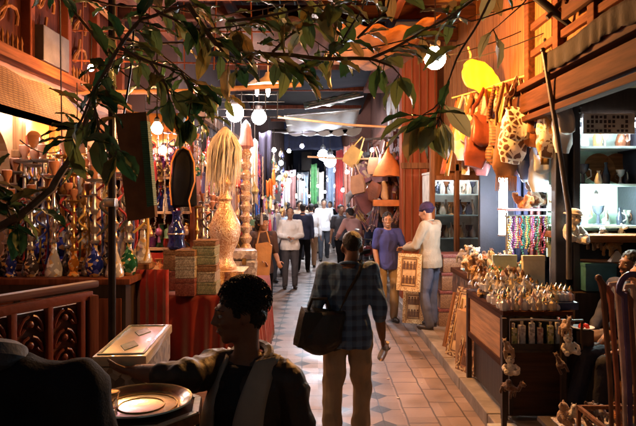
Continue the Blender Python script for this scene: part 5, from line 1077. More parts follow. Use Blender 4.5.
# bead rack with strings
t = thing('bead_rack', 'metal rack of bead strings standing behind the counter by the tube light', 'rack', (2.30, 6.55, .112))
b = B(); [b.tube([(x,0,0),(x,0,1.62)], .014, 8) for x in (-.24,.24)]; b.tube([(-.26,0,1.58),(.26,0,1.58)], .014, 8); obj('frame', b, STEEL, t); obj('top_shelf', B().box((0,.06,1.65), (.56,.3,.025)), M('dusty violet board', (.3,.22,.3), .5), t)
BEAD = rnd_mat('glass bead', [(.55,.12,.1),(.1,.15,.45),(.6,.5,.2),(.1,.35,.2),(.65,.62,.6),(.4,.12,.4),(.65,.35,.1),(.1,.4,.45)], .2)
def beads(): 
    b = B()
    for i in range(15): b.ell((.012*sin(i), 0, -.028*i), (.013,.013,.014), seg=7, rows=5)
    return b
bs = obj('bead_string', beads(), BEAD); bs.location = (2.08, 6.53, 1.68); tag(bs, 'coloured bead string hanging on the metal rack', 'bead string', 'bead strings on the rack')
for i in range(1, 22): dup(bs, (2.08+i*.021, 6.53+.012*(i % 3), 1.68), random.uniform(0,6), (1,1,random.uniform(.75,1.05)))
dup(pbr, (2.2, 6.55, 1.79), -.6, 1.0, 'ginger plush dog lying on the bead rack shelf, left of two', 'plush dogs on the bead rack', rot=(-1.2,.2,-.9)); dup(pbr, (2.4, 6.6, 1.78), .5, 1.05, 'cream and brown plush dog on the bead rack shelf, right of two', 'plush dogs on the bead rack', rot=(-.3,0,.6), mats={'body': FURS['brown']})
# hanging bags on the rope
LEA = {'cream lettered': patt('cream patch cloth', [(.65,.55,.35),(.6,.42,.12),(.7,.65,.55)], 9), 'red leather': M('red brown leather', (.17,.04,.02), .4, 0, .35, 6, .5, 25), 'yellow patchwork': patt('yellow patchwork', [(.4,.27,.06),(.5,.44,.34),(.16,.06,.025),(.3,.13,.05)], 11), 'brown fringed': M('brown fringed suede', (.17,.075,.03), .8, 0, .3, 7, .4, 40),
       'giraffe print': patt('giraffe print', [(.7,.62,.5),(.7,.62,.5),(.12,.05,.025),(.12,.05,.025),(.12,.05,.025)], 14, 'crack'), 'orange': M('orange leather', (.26,.1,.035), .5, 0, .25, 6, .4), 'pale blue satin': M('pale blue satin', (.5,.58,.72), .35, 0, .12, 5, .4, 15), 'dark blue denim': M('dark blue denim bag', (.03,.05,.14), .7, 0, .3, 6, .4, 50),
       'spotted cream and brown': patt('spotted hide', [(.68,.6,.45),(.5,.26,.08),(.7,.66,.58),(.15,.08,.05)], 10, 'noise'), 'white with violet edge': M('white leather', (.68,.68,.7), .45, 0, .1, 6, .3, 25), 'rust striped': patt('rust stripe', [(.25,.07,.03),(.5,.4,.26),(.1,.03,.02)], 9, 'Z'), 'purple brown': M('plum leather', (.14,.05,.05), .45, 0, .3, 6, .4, 25)}
rope = [P(452, 98, 7.3), P(480, 90, 7.0), P(510, 80, 6.5), P(545, 70, 6.0), P(575, 64, 5.7)]
tag(obj('bag_rope', B().tube(rope, .009, 6), M('yellow rope', (.6,.42,.12), .8)), 'yellowish rope slung along the shop front carrying the hanging bags', 'rope')
def hbag(cl, px, pyt, pyb, wpx, Y, rz, label, fringe=False, strip_w=.04, lean=0.):
    top = P(px, pyt, Y); H = (pyb-pyt)/F*Y; wd = wpx/F*Y*1.0; m = LEA[cl]
    t = thing('hanging_bag', label, 'bag', top, rz, 'bags hanging on the rope'); t.rotation_euler = (0, lean, rz); wd *= 1.05; bh = min(H*.66, wd*2.2)
    b = B(); n = 18; rs = []
    for i in range(11):
        v = i/10; ww = wd/2*(.62+.38*sin(min(1, v*1.5)*pi/2))*(1-.35*max(0, v-.8)/.2); dd = .022+.036*sin(pi*(v*.8+.15)); 
        if v == 0: dd = .012
        rs.append([Vector((ww*abs(cos(a))**.6*(1 if cos(a) > 0 else -1), dd*abs(sin(a))**.8*(1 if sin(a) > 0 else -1), -H+bh*(1-v))) for a in [2*pi*k/n for k in range(n)]])
    b.rings(rs); b.wob(.022, 8, px); b.wob(.008, 24, px); obj('bag_body', b, m, t, ang=60)
    b = B(); b.grid(lambda u, v: Vector(((u-.5)*wd*.78, -.02-.075*sin(min(1, v*1.6)*pi/2)-.006*sin(u*7), -H+bh*(1.0-.55*v-.07*sin(pi*u)))), 8, 6); obj('flap', b, m, t, solid=.01)
    for s in (-1, 1):
        b = B(); b.tube([(s*.012,0,0), (s*(.03+wd*.12), .0, -H*.2), (s*wd*.34, .01, -(H-bh)*.75), (s*wd*.36, 0, -H+bh*.95)], strip_w, 8, flat=.3); obj('strap', b, m, t)
    if fringe:
        b = B(); [b.tube([(x*wd, -.03, -H+.02), (x*wd*1.05, -.02, -H-.14)], [.009,.005], 5) for x in [-.42+.07*i for i in range(13)]]; obj('fringe', b, m, t)
hbag('cream lettered', 464, 96, 160, 22, 7.2, .3, 'cream and yellow patched cloth bag, leftmost of the hanging bags'); hbag('yellow patchwork', 474, 93, 152, 18, 7.1, -.2, 'yellow patchwork bag half hidden behind the red brown leather one')
hbag('red leather', 485, 89, 168, 25, 6.8, .25, 'bulging red brown leather bag with a broad slanting strap', strip_w=.05, lean=.16); hbag('rust striped', 496, 86, 166, 20, 6.75, 0, 'rust and cream striped bag between red leather and fringed suede'); hbag('brown fringed', 505, 83, 178, 24, 6.5, .2, 'brown suede bag with long fringe', True)
hbag('giraffe print', 519, 78, 164, 29, 6.25, .1, 'large giraffe print bag in the middle of the rope', lean=.10, strip_w=.055); hbag('orange', 532, 75, 148, 15, 6.2, -.2, 'narrow orange leather bag right of the giraffe print'); hbag('pale blue satin', 539, 78, 192, 20, 6.3, 0, 'long pale blue satin bag hanging lowest')
hbag('spotted cream and brown', 549, 70, 158, 24, 5.95, .1, 'spotted cream and brown hide bag left of the leaning pole', strip_w=.05); hbag('white with violet edge', 562, 68, 153, 20, 5.8, .1, 'white leather bag right of the leaning pole', strip_w=.04); hbag('dark blue denim', 527, 80, 180, 20, 6.5, 0, 'dark blue denim bag behind the giraffe print bag'); hbag('purple brown', 512, 84, 175, 24, 6.75, -.3, 'plum brown bag deep behind the fringed suede bag')
t = thing('leaning_pole', 'long dark wooden pole leaning against the hanging bags', 'pole', P(569, 212, 5.35)); a = P(543, 50, 5.35)-P(569, 212, 5.35); obj('shaft', B().tube([(0,0,-1.0*.6), (0,0,0), a*.5+Vector((.006,0,0)), a], [.024,.024,.022,.018], 10), M('dark wooden pole', (.08,.07,.06), .45), t); obj('tip', B().ell(a, .024, seg=10), METAL_DK, t)
b = B(); b.prism([(-.2,.13),(-.12,.2),(.0,.17),(.1,.08),(.2,-.08),(.21,-.16),(.1,-.2),(-.03,-.17),(-.14,-.07),(-.2,.03)], .05)
bmesh.ops.triangulate(b.bm, faces=[f for f in b.bm.faces if len(f.verts) > 4]); bmesh.ops.subdivide_edges(b.bm, edges=b.bm.edges[:], cuts=3, use_grid_fill=True); b.wob(.05, 5); b.wob(.015, 14); t = thing('yellow_sack', 'glowing yellow cloth bundle tied under the plank wall near the orange lamp', 'bundle', P(482, 78, 6.9)); obj('bundle', b, YELLOW, t, ang=70); obj('tie', B().tube([(-.14,0,.17),(-.13,0,.27),(-.16,0,.36)], .012, 6), M('yellow rope', (.6,.42,.12)), t)
# valance over the right shop and hanging hooks
b = B(); b.grid(lambda u, v: (2.04+.007*sin(u*75+2*sin(u*13))*(.3+v), 5.35-2.2*u, 3.19-.02*sin(u*9)-(.17+.008*sin(u*60))*v), 300, 6); tag(obj('valance', b, M('dusty olive velvet', (.024,.017,.011), .8, 0, .3, 5, .4, 30), solid=.012), 'dusty olive velvet valance with fringe over the right shop', 'valance')
for i in range(5):
    p0 = P(545+i*9, 40+i*2, 5.7); b = B(); [b.ell(p0+Vector((.012*sin(j*2), 0, -.05*j)), (.016,.016,.02), seg=7, rows=5) for j in range(9+i)]; tag(obj('chain', b, METAL_DK), 'hanging chain of dark links under the carved board, %s from the left' % ORD[i], 'chain', 'dark hanging chains')
b = B(); b.tube([P(536, -4, 5.2), P(553, 12, 5.2), P(572, 27, 5.2)], [.03,.04,.02], 8); b.tube([P(545, 18, 5.2), P(556, 8, 5.2), P(565, -2, 5.2)], [.02,.03,.02], 8); b.wob(.02, 9); tag(obj('iron_bracket', b, METAL_DK), 'dark crossed iron bracket above the valance', 'bracket')
# contents of the glazed cabinet
CAB = rnd_mat('cabinet metalware', [(.6,.6,.58),(.15,.06,.03),(.65,.6,.5),(.05,.06,.09),(.5,.25,.1),(.7,.7,.68)], .25, .5)
CM = []
for k, pr in enumerate([[(0,0),(.05,0),(.06,.05),(.04,.12),(.02,.17),(.03,.2)], [(0,0),(.04,0),(.045,.1),(.03,.14),(.012,.2),(.02,.24)], [(0,0),(.07,0),(.02,.02),(.015,.1),(.05,.14),(.06,.2)]]):
    t = thing('ornament_jug', '', 'jug', (2.7, 6.2, 2.03)); obj('jug_body', B().lathe(pr, seg=14), CAB, t); obj('handle', B().tube([(.04,0,.05),(.085,0,.08),(.08,0,.14),(.03,0,.17)], .008, 6), CAB, t); CM.append(t)
n = 0
for r_, z in enumerate((1.612, 2.032, 2.412)):
    for i in range(8):
        k = (i+r_) % 3; loc = (2.66+i*.115+random.uniform(-.01,.01), 6.2+.08*(i % 2), z); lb2 = '%s ornament jug, %s from the left on the right cabinet\'s %s shelf' % (['pot bellied', 'slim necked', 'goblet shaped'][k], ORD[i], ['lower', 'middle', 'upper'][r_])
        if n < 3 and r_ == 0 and i == n: o = CM[k]; o.location = loc; o['label'] = lb2; o['group'] = 'jugs in the glazed cabinet'; n += 1
        else: dup(CM[k], loc, random.uniform(0, 6), random.uniform(.7, 1.1), lb2, 'jugs in the glazed cabinet')
for i, x in enumerate((3.0, 3.2)):
    t = thing('brown_plate', 'large brown plate standing in the right cabinet, %s' % ['left one', 'right one'][i], 'plate', (x, 6.42, 2.2)); obj('plate_disc', B().lathe([(0,0),(.1,0),(.16,.025),(.165,.03),(.1,.012),(0,.012)], seg=26, R=Euler((radians(80),0,0)).to_matrix()), W_MIDX, t)
# hooks and little things under the counter edge, shelf bins
for i, (px, py, Y, s, lb2) in enumerate([(595, 240, 6.1, .8, 'grey plush animal hanging under the wooden counter edge, left'), (606, 238, 6.1, .8, 'cream plush animal hanging under the wooden counter edge, middle'), (612, 246, 6.0, .8, 'pale plush animal hanging under the wooden counter edge, right')]):
    dup(pc, P(px, py+10, Y), i, s, lb2, 'plush animals under the edge', mats={'body': FURS[['grey', 'cream', 'sandy'][i]]})
t = thing('teal_box', 'teal cardboard box on the floor shelf under the right counter', 'box', P(594, 290, 5.9)); obj('box_body', B().box((0,0,.13), (.3,.3,.24), bev=.006), M('teal card', (.04,.16,.22), .6), t); obj('lid', B().box((0,0,.26), (.31,.31,.03), bev=.004), M('teal card', (.04,.16,.22)), t)
tag(obj('shelf_crate', B().box(tuple(P(594, 290, 5.9)+Vector((0,.05,-.47))), (.5,.4,.93)), W_DK, smooth=False), 'dark crate under the teal cardboard box', 'crate')
t = thing('white_pyramid', 'small white folded paper hat on the back shelf behind the moustached man', 'paper hat', P(617, 262, 5.9)); obj('fold', B()._add([Vector(p) for p in [(-.08,-.04,0),(.08,-.04,0),(.08,.04,0),(-.08,.04,0),(-.012,0,.11),(.012,0,.11)]], [(3,2,1,0),(0,1,5,4),(1,2,5),(2,3,4,5),(3,0,4)]), WHITE_CL, t, False)
tag(obj('back_shelf', B().box((3.05, 6.0, 1.25), (.9, .3, .03)), W_MIDX, smooth=False), 'narrow wooden shelf below the glazed cabinet counter', 'shelf')
# walking sticks with curled heads in the right foreground
t = thing('stick_stand', 'low dark stand holding the carved walking sticks at the right edge', 'stand', (1.86, 3.62, 0.112)); b = B(); b.box((0,0,.06), (.42,.42,.12), bev=.01); obj('base', b, W_DK, t); b = B(); [b.bar(a, c, .022) for a, c in (((-.2,-.2,.45),(.2,-.2,.45)),((-.2,.2,.45),(.2,.2,.45)),((-.2,-.2,.45),(-.2,.2,.45)),((.2,-.2,.45),(.2,.2,.45)))]; [b.box((x,y_,.26), (.022,.022,.4)) for x in (-.2,.2) for y_ in (-.2,.2)]; obj('rail', b, W_MID, t)
STK = [M('dark carved stick', (.13,.055,.03), .35, 0, .4, 9, .4, 20), M('horn stick', (.4,.33,.27), .35, 0, .4, 7, .4, 20), M('violet painted stick', (.07,.045,.13), .35, 0, .3, 7, .2), M('reddish stick', (.25,.08,.04), .35, 0, .4, 9, .3, 20)]
for i, (px, py, m, hk, bx, nm) in enumerate([(603, 290, 0, 0, -.06, 'dark'), (611, 300, 3, 0, -.02, 'reddish'), (618, 296, 1, 1, .02, 'horn coloured'), (624, 293, 2, 2, .05, 'violet'), (630, 305, 0, 0, .09, 'dark'), (634, 298, 1, 1, .12, 'horn coloured')]):
    p1 = P(px, py, 3.45+.06*(i % 3)); p0 = Vector((1.86+bx, 3.66, .24)); t = thing('walking_stick', '%s walking stick with %s head, %s from the left at the right edge' % (nm, ['knobbed', 'curled', 'looped'][hk], ORD[i]), 'walking stick', p0, 0, 'walking sticks'); d = p1-p0
    obj('shaft', B().tube([(0,0,0), d*.5+Vector((.012,0,0)), d], [.012,.015,.017], 8), STK[m], t)
    b = B()
    if hk == 0: b.tube([d*.985, d+Vector((-.004,0,.03)), d+Vector((-.03,-.01,.07))], [.019,.024,.016], 8); b.ell(d+Vector((-.03,-.01,.07)), (.022,.018,.02), seg=8)
    elif hk == 1: b.tube([d*.985, d+Vector((0,0,.04)), d+Vector((-.02,-.01,.075)), d+Vector((-.05,-.01,.07)), d+Vector((-.06,-.01,.04))], [.017,.019,.018,.016,.012], 8)
    else: b.tube([d*.985]+[d+Vector((.04+.075*cos(a), -.01, .01+.10*sin(a))) for a in [pi-q*pi/9 for q in range(10)]], [.018]*10+[.014], 8)
    obj('head', b, STK[m], t)
t = thing('lace_table', 'low table with white lace and trinkets in the bottom right corner', 'table', (1.80, 4.0, .07)); obj('table_top', B().box((0,0,.29), (.55,.36,.03), bev=.005), W_DK, t); [obj('leg', B().box((x,y_,.14), (.035,.035,.28)), W_DK, t) for x in (-.23,.23) for y_ in (-.14,.14)]
b = B(); b.grid(lambda u, v: (-.2+.42*u, -.17+.3*v, .313+.008*sin(u*30)*sin(v*22)), 24, 14); tag(obj('lace_cloth', b, patt('white lace', [(.6,.57,.58),(.3,.26,.28),(.68,.66,.66),(.5,.45,.5)], 60), loc=(1.80, 4.0, .07), solid=.006), 'white lace cloth on the low table in the bottom right corner', 'cloth')
for i in range(5): dup(pc if i % 2 else pbr, (1.62+i*.09, 3.98+.03*(i % 2), .393), random.uniform(-2,2), .5, '%s little plush animal lying on the lace, %s from the left' % (['sandy','cream','brown','grey','ginger'][i], ORD[i]), 'toys on the lace', mats={'body': FURS[['sandy','cream','brown','grey','ginger'][i]]})
# red dish on the rack end
t = thing('red_dish', 'white dish with red sweets beside the hung plush animals', 'dish', (2.08, 4.72, .86)); obj('dish', B().lathe([(0,0),(.05,0),(.09,.02),(.085,.022),(.05,.008),(0,.008)], seg=20), WHITE_CL, t); b = B(); [b.ell((random.uniform(-.03,.03), random.uniform(-.03,.03), .02+.012*(i % 2)), .018, seg=8, rows=6) for i in range(9)]; obj('sweets', b, M('red sweets', (.5,.03,.03), .25), t)
tag(obj('side_stand', B().box((2.09, 4.76, .48), (.14, .14, .75), bev=.008), W_DK, smooth=False), 'slim dark stand under the white dish', 'stand')
# framed boards and bags leaning along the walkway
def leaner(lb2, loc, wd, h, rz, tilt, m, fm, name='framed_board'):
    t = thing(name, lb2, 'framed board', loc, rz, 'boards leaning along the walkway'); t.rotation_euler = (tilt, 0, rz)
    obj('board', B().box((0,0,h/2), (wd-.04,.014,h-.04)), m, t, False); b = B(); b.box((0,-.002,.022), (wd,.03,.045)); b.box((0,-.002,h-.022), (wd,.03,.045)); b.box((-wd/2+.022,-.002,h/2), (.044,.029,h-.09)); b.box((wd/2-.022,-.002,h/2), (.044,.029,h-.09)); obj('frame', b, fm, t, False)
    b = B(); iw, ih = wd-.14, h-.14                         # painted border line and little standing figures
    for z_ in (.07, h-.07): b.box((0,-.009,z_), (iw,.004,.009))
    for x_ in (-iw/2, iw/2): b.box((x_,-.009,h/2), (.009,.0035,ih))
    for q_ in range(4):
        x_ = -iw/2+iw*(q_+.5)/4
        for zz in (.3, .68):
            z_ = zz*h; b.ell((x_, -.009, z_+.045), (.011,.004,.013), seg=8, rows=6); b.prism([(-.012,.03),(.012,.03),(.02,-.05),(-.02,-.05)], .005, (1,0,0), (0,0,1), (x_, -.0095, z_)); b.bar((x_-.03,-.009,z_+.0), (x_+.03,-.009,z_+.025), .004, .006)
    obj('painted_figures', b, M('dark painted line', (.1,.045,.02), .6), t)
PAPY = M('painted papyrus', (.5,.33,.16), .6, 0, .4, 9, .3, 50); GFR = patt('gilded frame', [(.6,.42,.2),(.35,.2,.08),(.7,.55,.32)], 90, rough=.4); DFR = patt('inlaid dark frame', [(.2,.1,.05),(.45,.35,.2),(.1,.05,.03)], 50, rough=.4)
leaner('gilt framed painted board leaning nearest the counter on the walkway', (1.55, 6.62, .115), .42, .78, radians(-62), radians(-14), PAPY, DFR); leaner('orange painted board leaning behind the nearest gilt frame', (1.60, 7.0, .115), .4, .66, radians(-58), radians(-16), M('orange papyrus', (.5,.25,.07), .6, 0, .4, 9, .3, 50), W_MID)
leaner('brown patterned board low at the kerb by the counter leg', (1.50, 6.1, .115), .3, .42, radians(-66), radians(-14), M('brown papyrus', (.28,.14,.07), .6, 0, .45, 9, .3, 50), DFR)
t0 = P(407, 290, 8.15); leaner('gold framed board held upright by the man in the violet cap', (t0.x, 8.05, P(0, 291, 8.05).z), .34, .5, radians(-34), radians(-8), PAPY, GFR); leaner('lower gold framed board standing on the kerb under the held one', (P(410,0,8.4).x+.05, 8.45, .12), .3, .46, radians(-18), radians(-10), PAPY, GFR)
t = thing('paper_bag', 'brown paper carrier bag with orange crumpled top on the walkway beside the leaning boards', 'bag', (1.60, 6.28, .115), .3); b = B(); b.box((0,0,.3), (.2,.3,.6), taper=.92, bev=.006); b.wob(.008, 7); obj('bag_body', b, M('brown kraft paper', (.36,.2,.09), .8, 0, .2, 6, .3, 25), t); obj('handle', B().tube([(-.05,-.1,.6),(-.06,-.06,.72),(-.06,.06,.72),(-.05,.1,.6)], .008, 6), M('yellow rope', (.6,.42,.12)), t)
# carved stack of boxes behind the man in the cap
for i in range(4):
    t = thing('inlaid_casket', 'brown inlaid casket, %s from the bottom of the stack behind the violet capped man' % ORD[i], 'casket', (1.92, 8.5, .112+i*.25), .04*i, 'stacked brown caskets'); obj('box_body', B().box((0,0,.1), (.5-.02*i,.42,.2), bev=.006), BX[2], t); obj('lid', B().box((0,0,.222), (.52-.02*i,.44,.045), bev=.01), BX[3], t)
# shop window display goods
for r_, z in enumerate((1.25, 1.62, 1.95)):
    for i in range(10): dup(CM[(i+r_) % 3], (1.86+i*.071, 9.66+.06*(i % 2), z), i, 1.0, '%s ornament in the wooden shop window, %s from the left, %s shelf' % (['small', 'tall', 'wide'][(i+r_) % 3], ORD[i], ['lower', 'middle', 'upper'][r_]), 'ornaments in the shop window')
b = B(); [b.box((2.18, 9.7, z-.012), (.78, .25, .015)) for z in (1.25, 1.62, 1.95)]; tag(obj('window_shelf', b, M('milky glass shelf', (.6,.75,.72)), smooth=False), 'white shelves inside the wooden shop window', 'shelves')
# hanging leather goods cluster beyond the pillar
LK = ['yellow ochre', 'brown', 'plum', 'red brown', 'dark', 'tan', 'grey']
LM = [M('ochre leather', (.45,.24,.05)), M('brown suede', (.3,.14,.06)), M('plum leather', (.14,.05,.05)), LEA['red leather'], M('dark leather', (.04,.03,.03), .45), M('tan leather', (.5,.26,.1)), M('grey leather', (.3,.28,.28), .5)]
def lgood(k, seed_):
    b = B(); b.prism([(-.1,0),(.1,0),(.13,-.2),(.1,-.3),(-.1,-.3),(-.13,-.2)], .08); b.wob(.03, 8, seed_); b.tube([(-.07,0,0),(-.02,0,.2),(.02,0,.2),(.07,0,0)], .012, 6); return b
LM += [patt('leather clutter %d' % k, cs, 16, rough=.5) for k, cs in enumerate([[(.3,.14,.06),(.1,.04,.03),(.45,.3,.18),(.2,.08,.1)], [(.12,.06,.08),(.4,.3,.26),(.2,.1,.06),(.05,.03,.04)]])]; LK += ['brown patched', 'plum patched']
def lroll(s2):
    b = B(); b.tube([(0,0,0),(.02,0,-.15),(-.03,.02,-.33),(.02,0,-.5)], [.03,.06,.07,.03], 9); b.wob(.03, 9, s2); return b
def lbelt(s2):
    b = B(); [b.tube([(.02*j,0,0),(.02*j+.03*sin(j),.01,-.3),(.03*j,0,-.62+.05*(j % 3))], .011, 5) for j in range(-3, 4)]; return b
lo_ = obj('leather_bag', lgood(0, 1.), LM[1]); lo_.location = P(374, 158, 11.2); tag(lo_, 'brown leather bag topmost in the hanging cluster beyond the red pillar', 'bag', 'hanging leather cluster')
lr_ = obj('leather_pouch', lroll(2.), LM[2]); lr_.location = P(396, 160, 11.3); tag(lr_, 'plum leather pouch topmost in the hanging cluster beyond the red pillar', 'pouch', 'hanging leather cluster')
lb3 = obj('leather_belts', lbelt(2.), LM[4]); lb3.location = P(366, 152, 11.5); tag(lb3, 'bunch of dark belts topmost in the hanging cluster beyond the red pillar', 'belts', 'hanging leather cluster')
for r_ in range(6):
    for i in range(8):
        k = (i*2+r_*5) % 9; px = 358+i*7+random.uniform(-3, 3); py = 152+r_*11+random.uniform(-4, 4); src, kd = [(lo_, 'bag'), (lr_, 'pouch'), (lo_, 'bag'), (lb3, 'belt bunch')][(i+r_*3) % 4]
        dup(src, P(px, py, random.uniform(11.0, 12.2)), 0, random.uniform(.8, 1.35), '%s leather %s in the hanging cluster, %s from left in %s row' % (LK[k], kd, ORD[i], ORD[r_]), 'hanging leather cluster', rot=(random.uniform(-.2,.2), random.uniform(-.6,.6), random.uniform(-1,1)), mats={src.name.split('.')[0]: LM[k]})
t = thing('orange_hood', 'orange cloth cape hung highest among the leather goods beyond the red pillar', 'cape', P(388, 142, 10.9)); b = B(); b.lathe([(.02,.0),(.04,-.18),(.12,-.3),(.24,-.5),(.27,-.62),(.2,-.56),(.1,-.45)], seg=16, sq=.5); b.wob(.03, 7); obj('cape', b, M('orange sash cloth', (.55,.2,.04)), t); obj('cord', B().tube([(-.03,0,0),(0,0,.1),(.03,0,0)], .01, 6), W_DK, t)
b = B(); b.box(tuple(P(388, 203, 11.0)), (.55,.16,.12), bev=.02); tag(obj('orange_roll', b, M('orange sash cloth', (.55,.2,.04))), 'orange rolled cloth hanging lowest in the leather cluster', 'roll')
b = B(); b.bar(P(352, 140, 11.5), P(425, 136, 11.5), .04); tag(obj('cluster_rail', b, METAL_DK, smooth=False), 'dark rail carrying the hanging leather cluster', 'rail')
for i, (px0, px1, Y, py0, py1, m, nm) in enumerate([(336, 344, 19, 150, 212, RED_CL, 'red'), (344, 352, 17, 146, 214, M('rust curtain', (.3,.1,.06), .8), 'rust'), (350, 358, 15.5, 142, 214, M('rose brown curtain', (.32,.15,.12), .8), 'rose brown')]):
    garment('%s curtain hanging at the far right shop fronts' % nm, px0, px1, py0, py1, Y, m, 14, 'curtain')
scatter(24, on_strings(358, 412, 150, 208, 11.4, 12.6), 1., 1.8)
# motorcycle
t = thing('motorcycle', 'dark parked motorcycle behind the boy in violet blue', 'motorcycle', (P(366, 260, 12.2).x, 12.3, 0), radians(68))
TYRE = M('tyre rubber', (.015,.015,.015), .8); 
for x in (-.62, .62):
    w_ = B(); R = Euler((pi/2,0,0)).to_matrix(); w_.lathe([(.24,-.05),(.29,-.045),(.305,0),(.29,.045),(.24,.05),(.235,0),(.24,-.05)], (x,0,.305), 26, R=R); wl = obj('wheel', w_, TYRE, t); r_ = B(); r_.lathe([(.0,-.03),(.05,-.03),(.05,.03),(.0,.03)], (x,0,.305), 14, R=R); [r_.tube([(x,0,.305),(x+.235*cos(a),0,.305+.235*sin(a))], .006, 5) for a in [i*pi/5 for i in range(10)]]; obj('hub', r_, STEEL, wl)
b = B(); b.ell((.12,0,.78), (.26,.12,.12)); obj('fuel_tank', b, M('maroon paint', (.14,.02,.03), .25, 0, .1, 4, 0, coat=.5), t); b = B(); b.box((-.3,0,.8), (.6,.24,.09), bev=.04); obj('saddle', b, BLACK_CL, t); b = B(); b.box((.05,0,.45), (.35,.22,.3), bev=.05); obj('engine', b, STEEL, t)
b = B(); b.tube([(.62,0,.305),(.5,0,.75),(.42,0,.98)], .025, 8); b.tube([(.36,-.33,1.02),(.42,-.1,1.0),(.42,.1,1.0),(.36,.33,1.02)], .014, 8); b.tube([(-.62,0,.305),(-.2,0,.5),(.4,0,.5)], .02, 8); b.tube([(-.6,.1,.6),(-.2,.08,.72),(.4,.03,.72)], .018, 8); obj('frame', b, METAL_DK, t); obj('headlight', B().ell((.53,0,.9), (.07,.08,.08)), SILVER, t); b = B(); [b.tube([(.38,s*.25,1.02),(.36,s*.3,1.18)], .006, 5) for s in (-1,1)]; [b.ell((.36,s*.3,1.2), (.015,.06,.04)) for s in (-1,1)]; obj('mirror', b, STEEL, t); obj('exhaust', B().tube([(.1,-.13,.32),(-.3,-.15,.3),(-.75,-.16,.34)], [.02,.03,.035], 10), STEEL, t)

# far stalls: robes and lit goods that close the view down the alley
for px0, px1, py0, py1, Y, m, nm in [(283, 289, 180, 207, 19, WHITE_CL, 'white robe on the far left stall, nearest us'), (290, 296, 176, 208, 20.5, PINK, 'dusty pink robe on the far left stall'), (297, 302, 180, 207, 22, WHITE_CL, 'white robe on the far left stall, beside the pink one'),
    (303, 308, 176, 206, 23, SKYB, 'pale blue robe hanging left of the middle'), (311, 317, 164, 206, 24, M('leaf green cloth', (.12,.4,.15), .7), 'leaf green robe hanging far in the middle'), (328, 334, 166, 207, 22, SKYB, 'pale blue robe hanging far right of the middle'), (319, 324, 172, 205, 26, WHITE_CL, 'white robe hanging farthest in the middle'), (335, 339, 170, 210, 20, RED_CL, 'red robe hanging by the far right curtains')]:
    garment(nm, px0, px1, py0, py1, Y, m, 11, 'robe')
for i, (px, py, Y) in enumerate([(306, 190, 21), (318, 186, 23), (309, 196, 26), (325, 192, 24), (314, 176, 27), (299, 176, 20)]):
    bulb('small_bulb', 'small cold bulb over the far stalls, %s of six' % ORD[i], P(px, py, Y), .055, (.8, .9, 1), 40, .3, group='small bulbs down the alley', shape='drop')
garment('long dark tarpaulin hanging across the far end under the sky', 284, 345, 120, 150, 24, NIGHTBLUE, 22, 'hung_tarpaulin')

for i, (x, m, nm) in enumerate([(2.45, NIGHTBLUE, 'dark blue'), (2.62, M('plum leather', (.1,.04,.05)), 'plum'), (2.8, BLACK_CL, 'black'), (2.98, M('dim green cloth', (.03,.07,.05), .8), 'dim green')]):
    p0 = Vector((x, 7.5, 2.7)); b = B(); b.grid(lambda u, v: p0 + Vector((.2*u, .03*sin(u*14+i), -1.7*v)), 20, 6); tag(obj('hung_cloth', b, m, solid=.008), '%s cloth hanging deep in the dark shop behind the bead rack' % nm, 'hung cloth')

# ================================================================== MORE CLUTTER
TASM = rnd_mat('silk tassel', [(.4,.03,.05),(.65,.5,.25),(.5,.1,.3),(.7,.66,.6),(.1,.1,.35),(.6,.25,.05),(.25,.04,.02),(.35,.3,.3)], .5)
b = B(); b.tube([(0,0,.12),(0,0,.03)], .004, 5); b.ell((0,0,.02), (.018,.018,.022), seg=8, rows=6); b.lathe([(.014,.005),(.022,-.03),(.026,-.12),(.02,-.15),(.0,-.14)], seg=8)
ta = obj('tassel', b, TASM); ta.location = P(122, 190, 6.7); tag(ta, 'silk tassel dangling among the goods of the left stalls', 'tassel', 'silk tassels of the left stalls')
for fn_, n_ in ((on_strings(4, 110, 148, 200, 5.6, 6.8), 40), (on_strings(118, 205, 150, 215, 6.7, 7.6), 45), (on_strings(200, 275, 140, 225, 8.3, 9.4), 40)):
    for i in range(n_): dup(ta, fn_(), random.uniform(0,6), random.uniform(.6, 1.3))
STR = rnd_mat('metal bead string', [(.75,.72,.7),(.6,.42,.2),(.7,.7,.72),(.4,.05,.06),(.65,.6,.5),(.25,.15,.4)], .2, .6)
b = B(); [b.ell((.008*sin(i*1.3), 0, -.02*i), (.011,.011,.011), seg=6, rows=4) for i in range(30)]
sb_ = obj('bead_strand', b, STR); sb_.location = P(145, 155, 7.0); tag(sb_, 'glinting bead strand hanging in the left stalls', 'bead strand', 'bead strands of the left stalls')
for fn_, n_ in ((on_strings(118, 205, 150, 185, 6.8, 7.5), 34), (on_strings(8, 108, 145, 165, 5.7, 6.6), 22), (on_strings(205, 275, 140, 180, 8.2, 9.2), 26)):
    for i in range(n_): dup(sb_, fn_(), random.uniform(0,6), (1, 1, random.uniform(.6, 1.2)))
# narrow hookahs standing between shelf unit and draped table and on the red bench
for i in range(12): dup(hks[(i*5+2) % 14], (-1.42+.04*(i % 3)+random.uniform(-.02,.02), 7.0+i*.13, .9+.1*(i % 2)), random.uniform(0,6), random.uniform(.8,1.1), 'slim water pipe on the red bench by the alley, %s from the near end' % ORD[i])
for i in range(9): dup(hks[(i*5+1) % 14], (-1.12-.05*(i % 3), 7.3+i*.1, .83), random.uniform(0,6), random.uniform(.6,.95), 'slim water pipe behind the embossed chest, %s from the near end' % ORD[i])
for i in range(10): dup(hks[(i*3) % 14], (-2.42+i*.115, 6.9, 2.14), random.uniform(0,6), random.uniform(.5,.62), 'short water pipe on top of the red shelf unit, %s from the left' % ORD[i])
b = B(); b.box((-1.40, 7.7, .6), (.2, 1.7, .6)); tag(obj('side_bench', b, RED_CL, smooth=False), 'narrow red clothed bench beside the slim water pipes', 'bench')
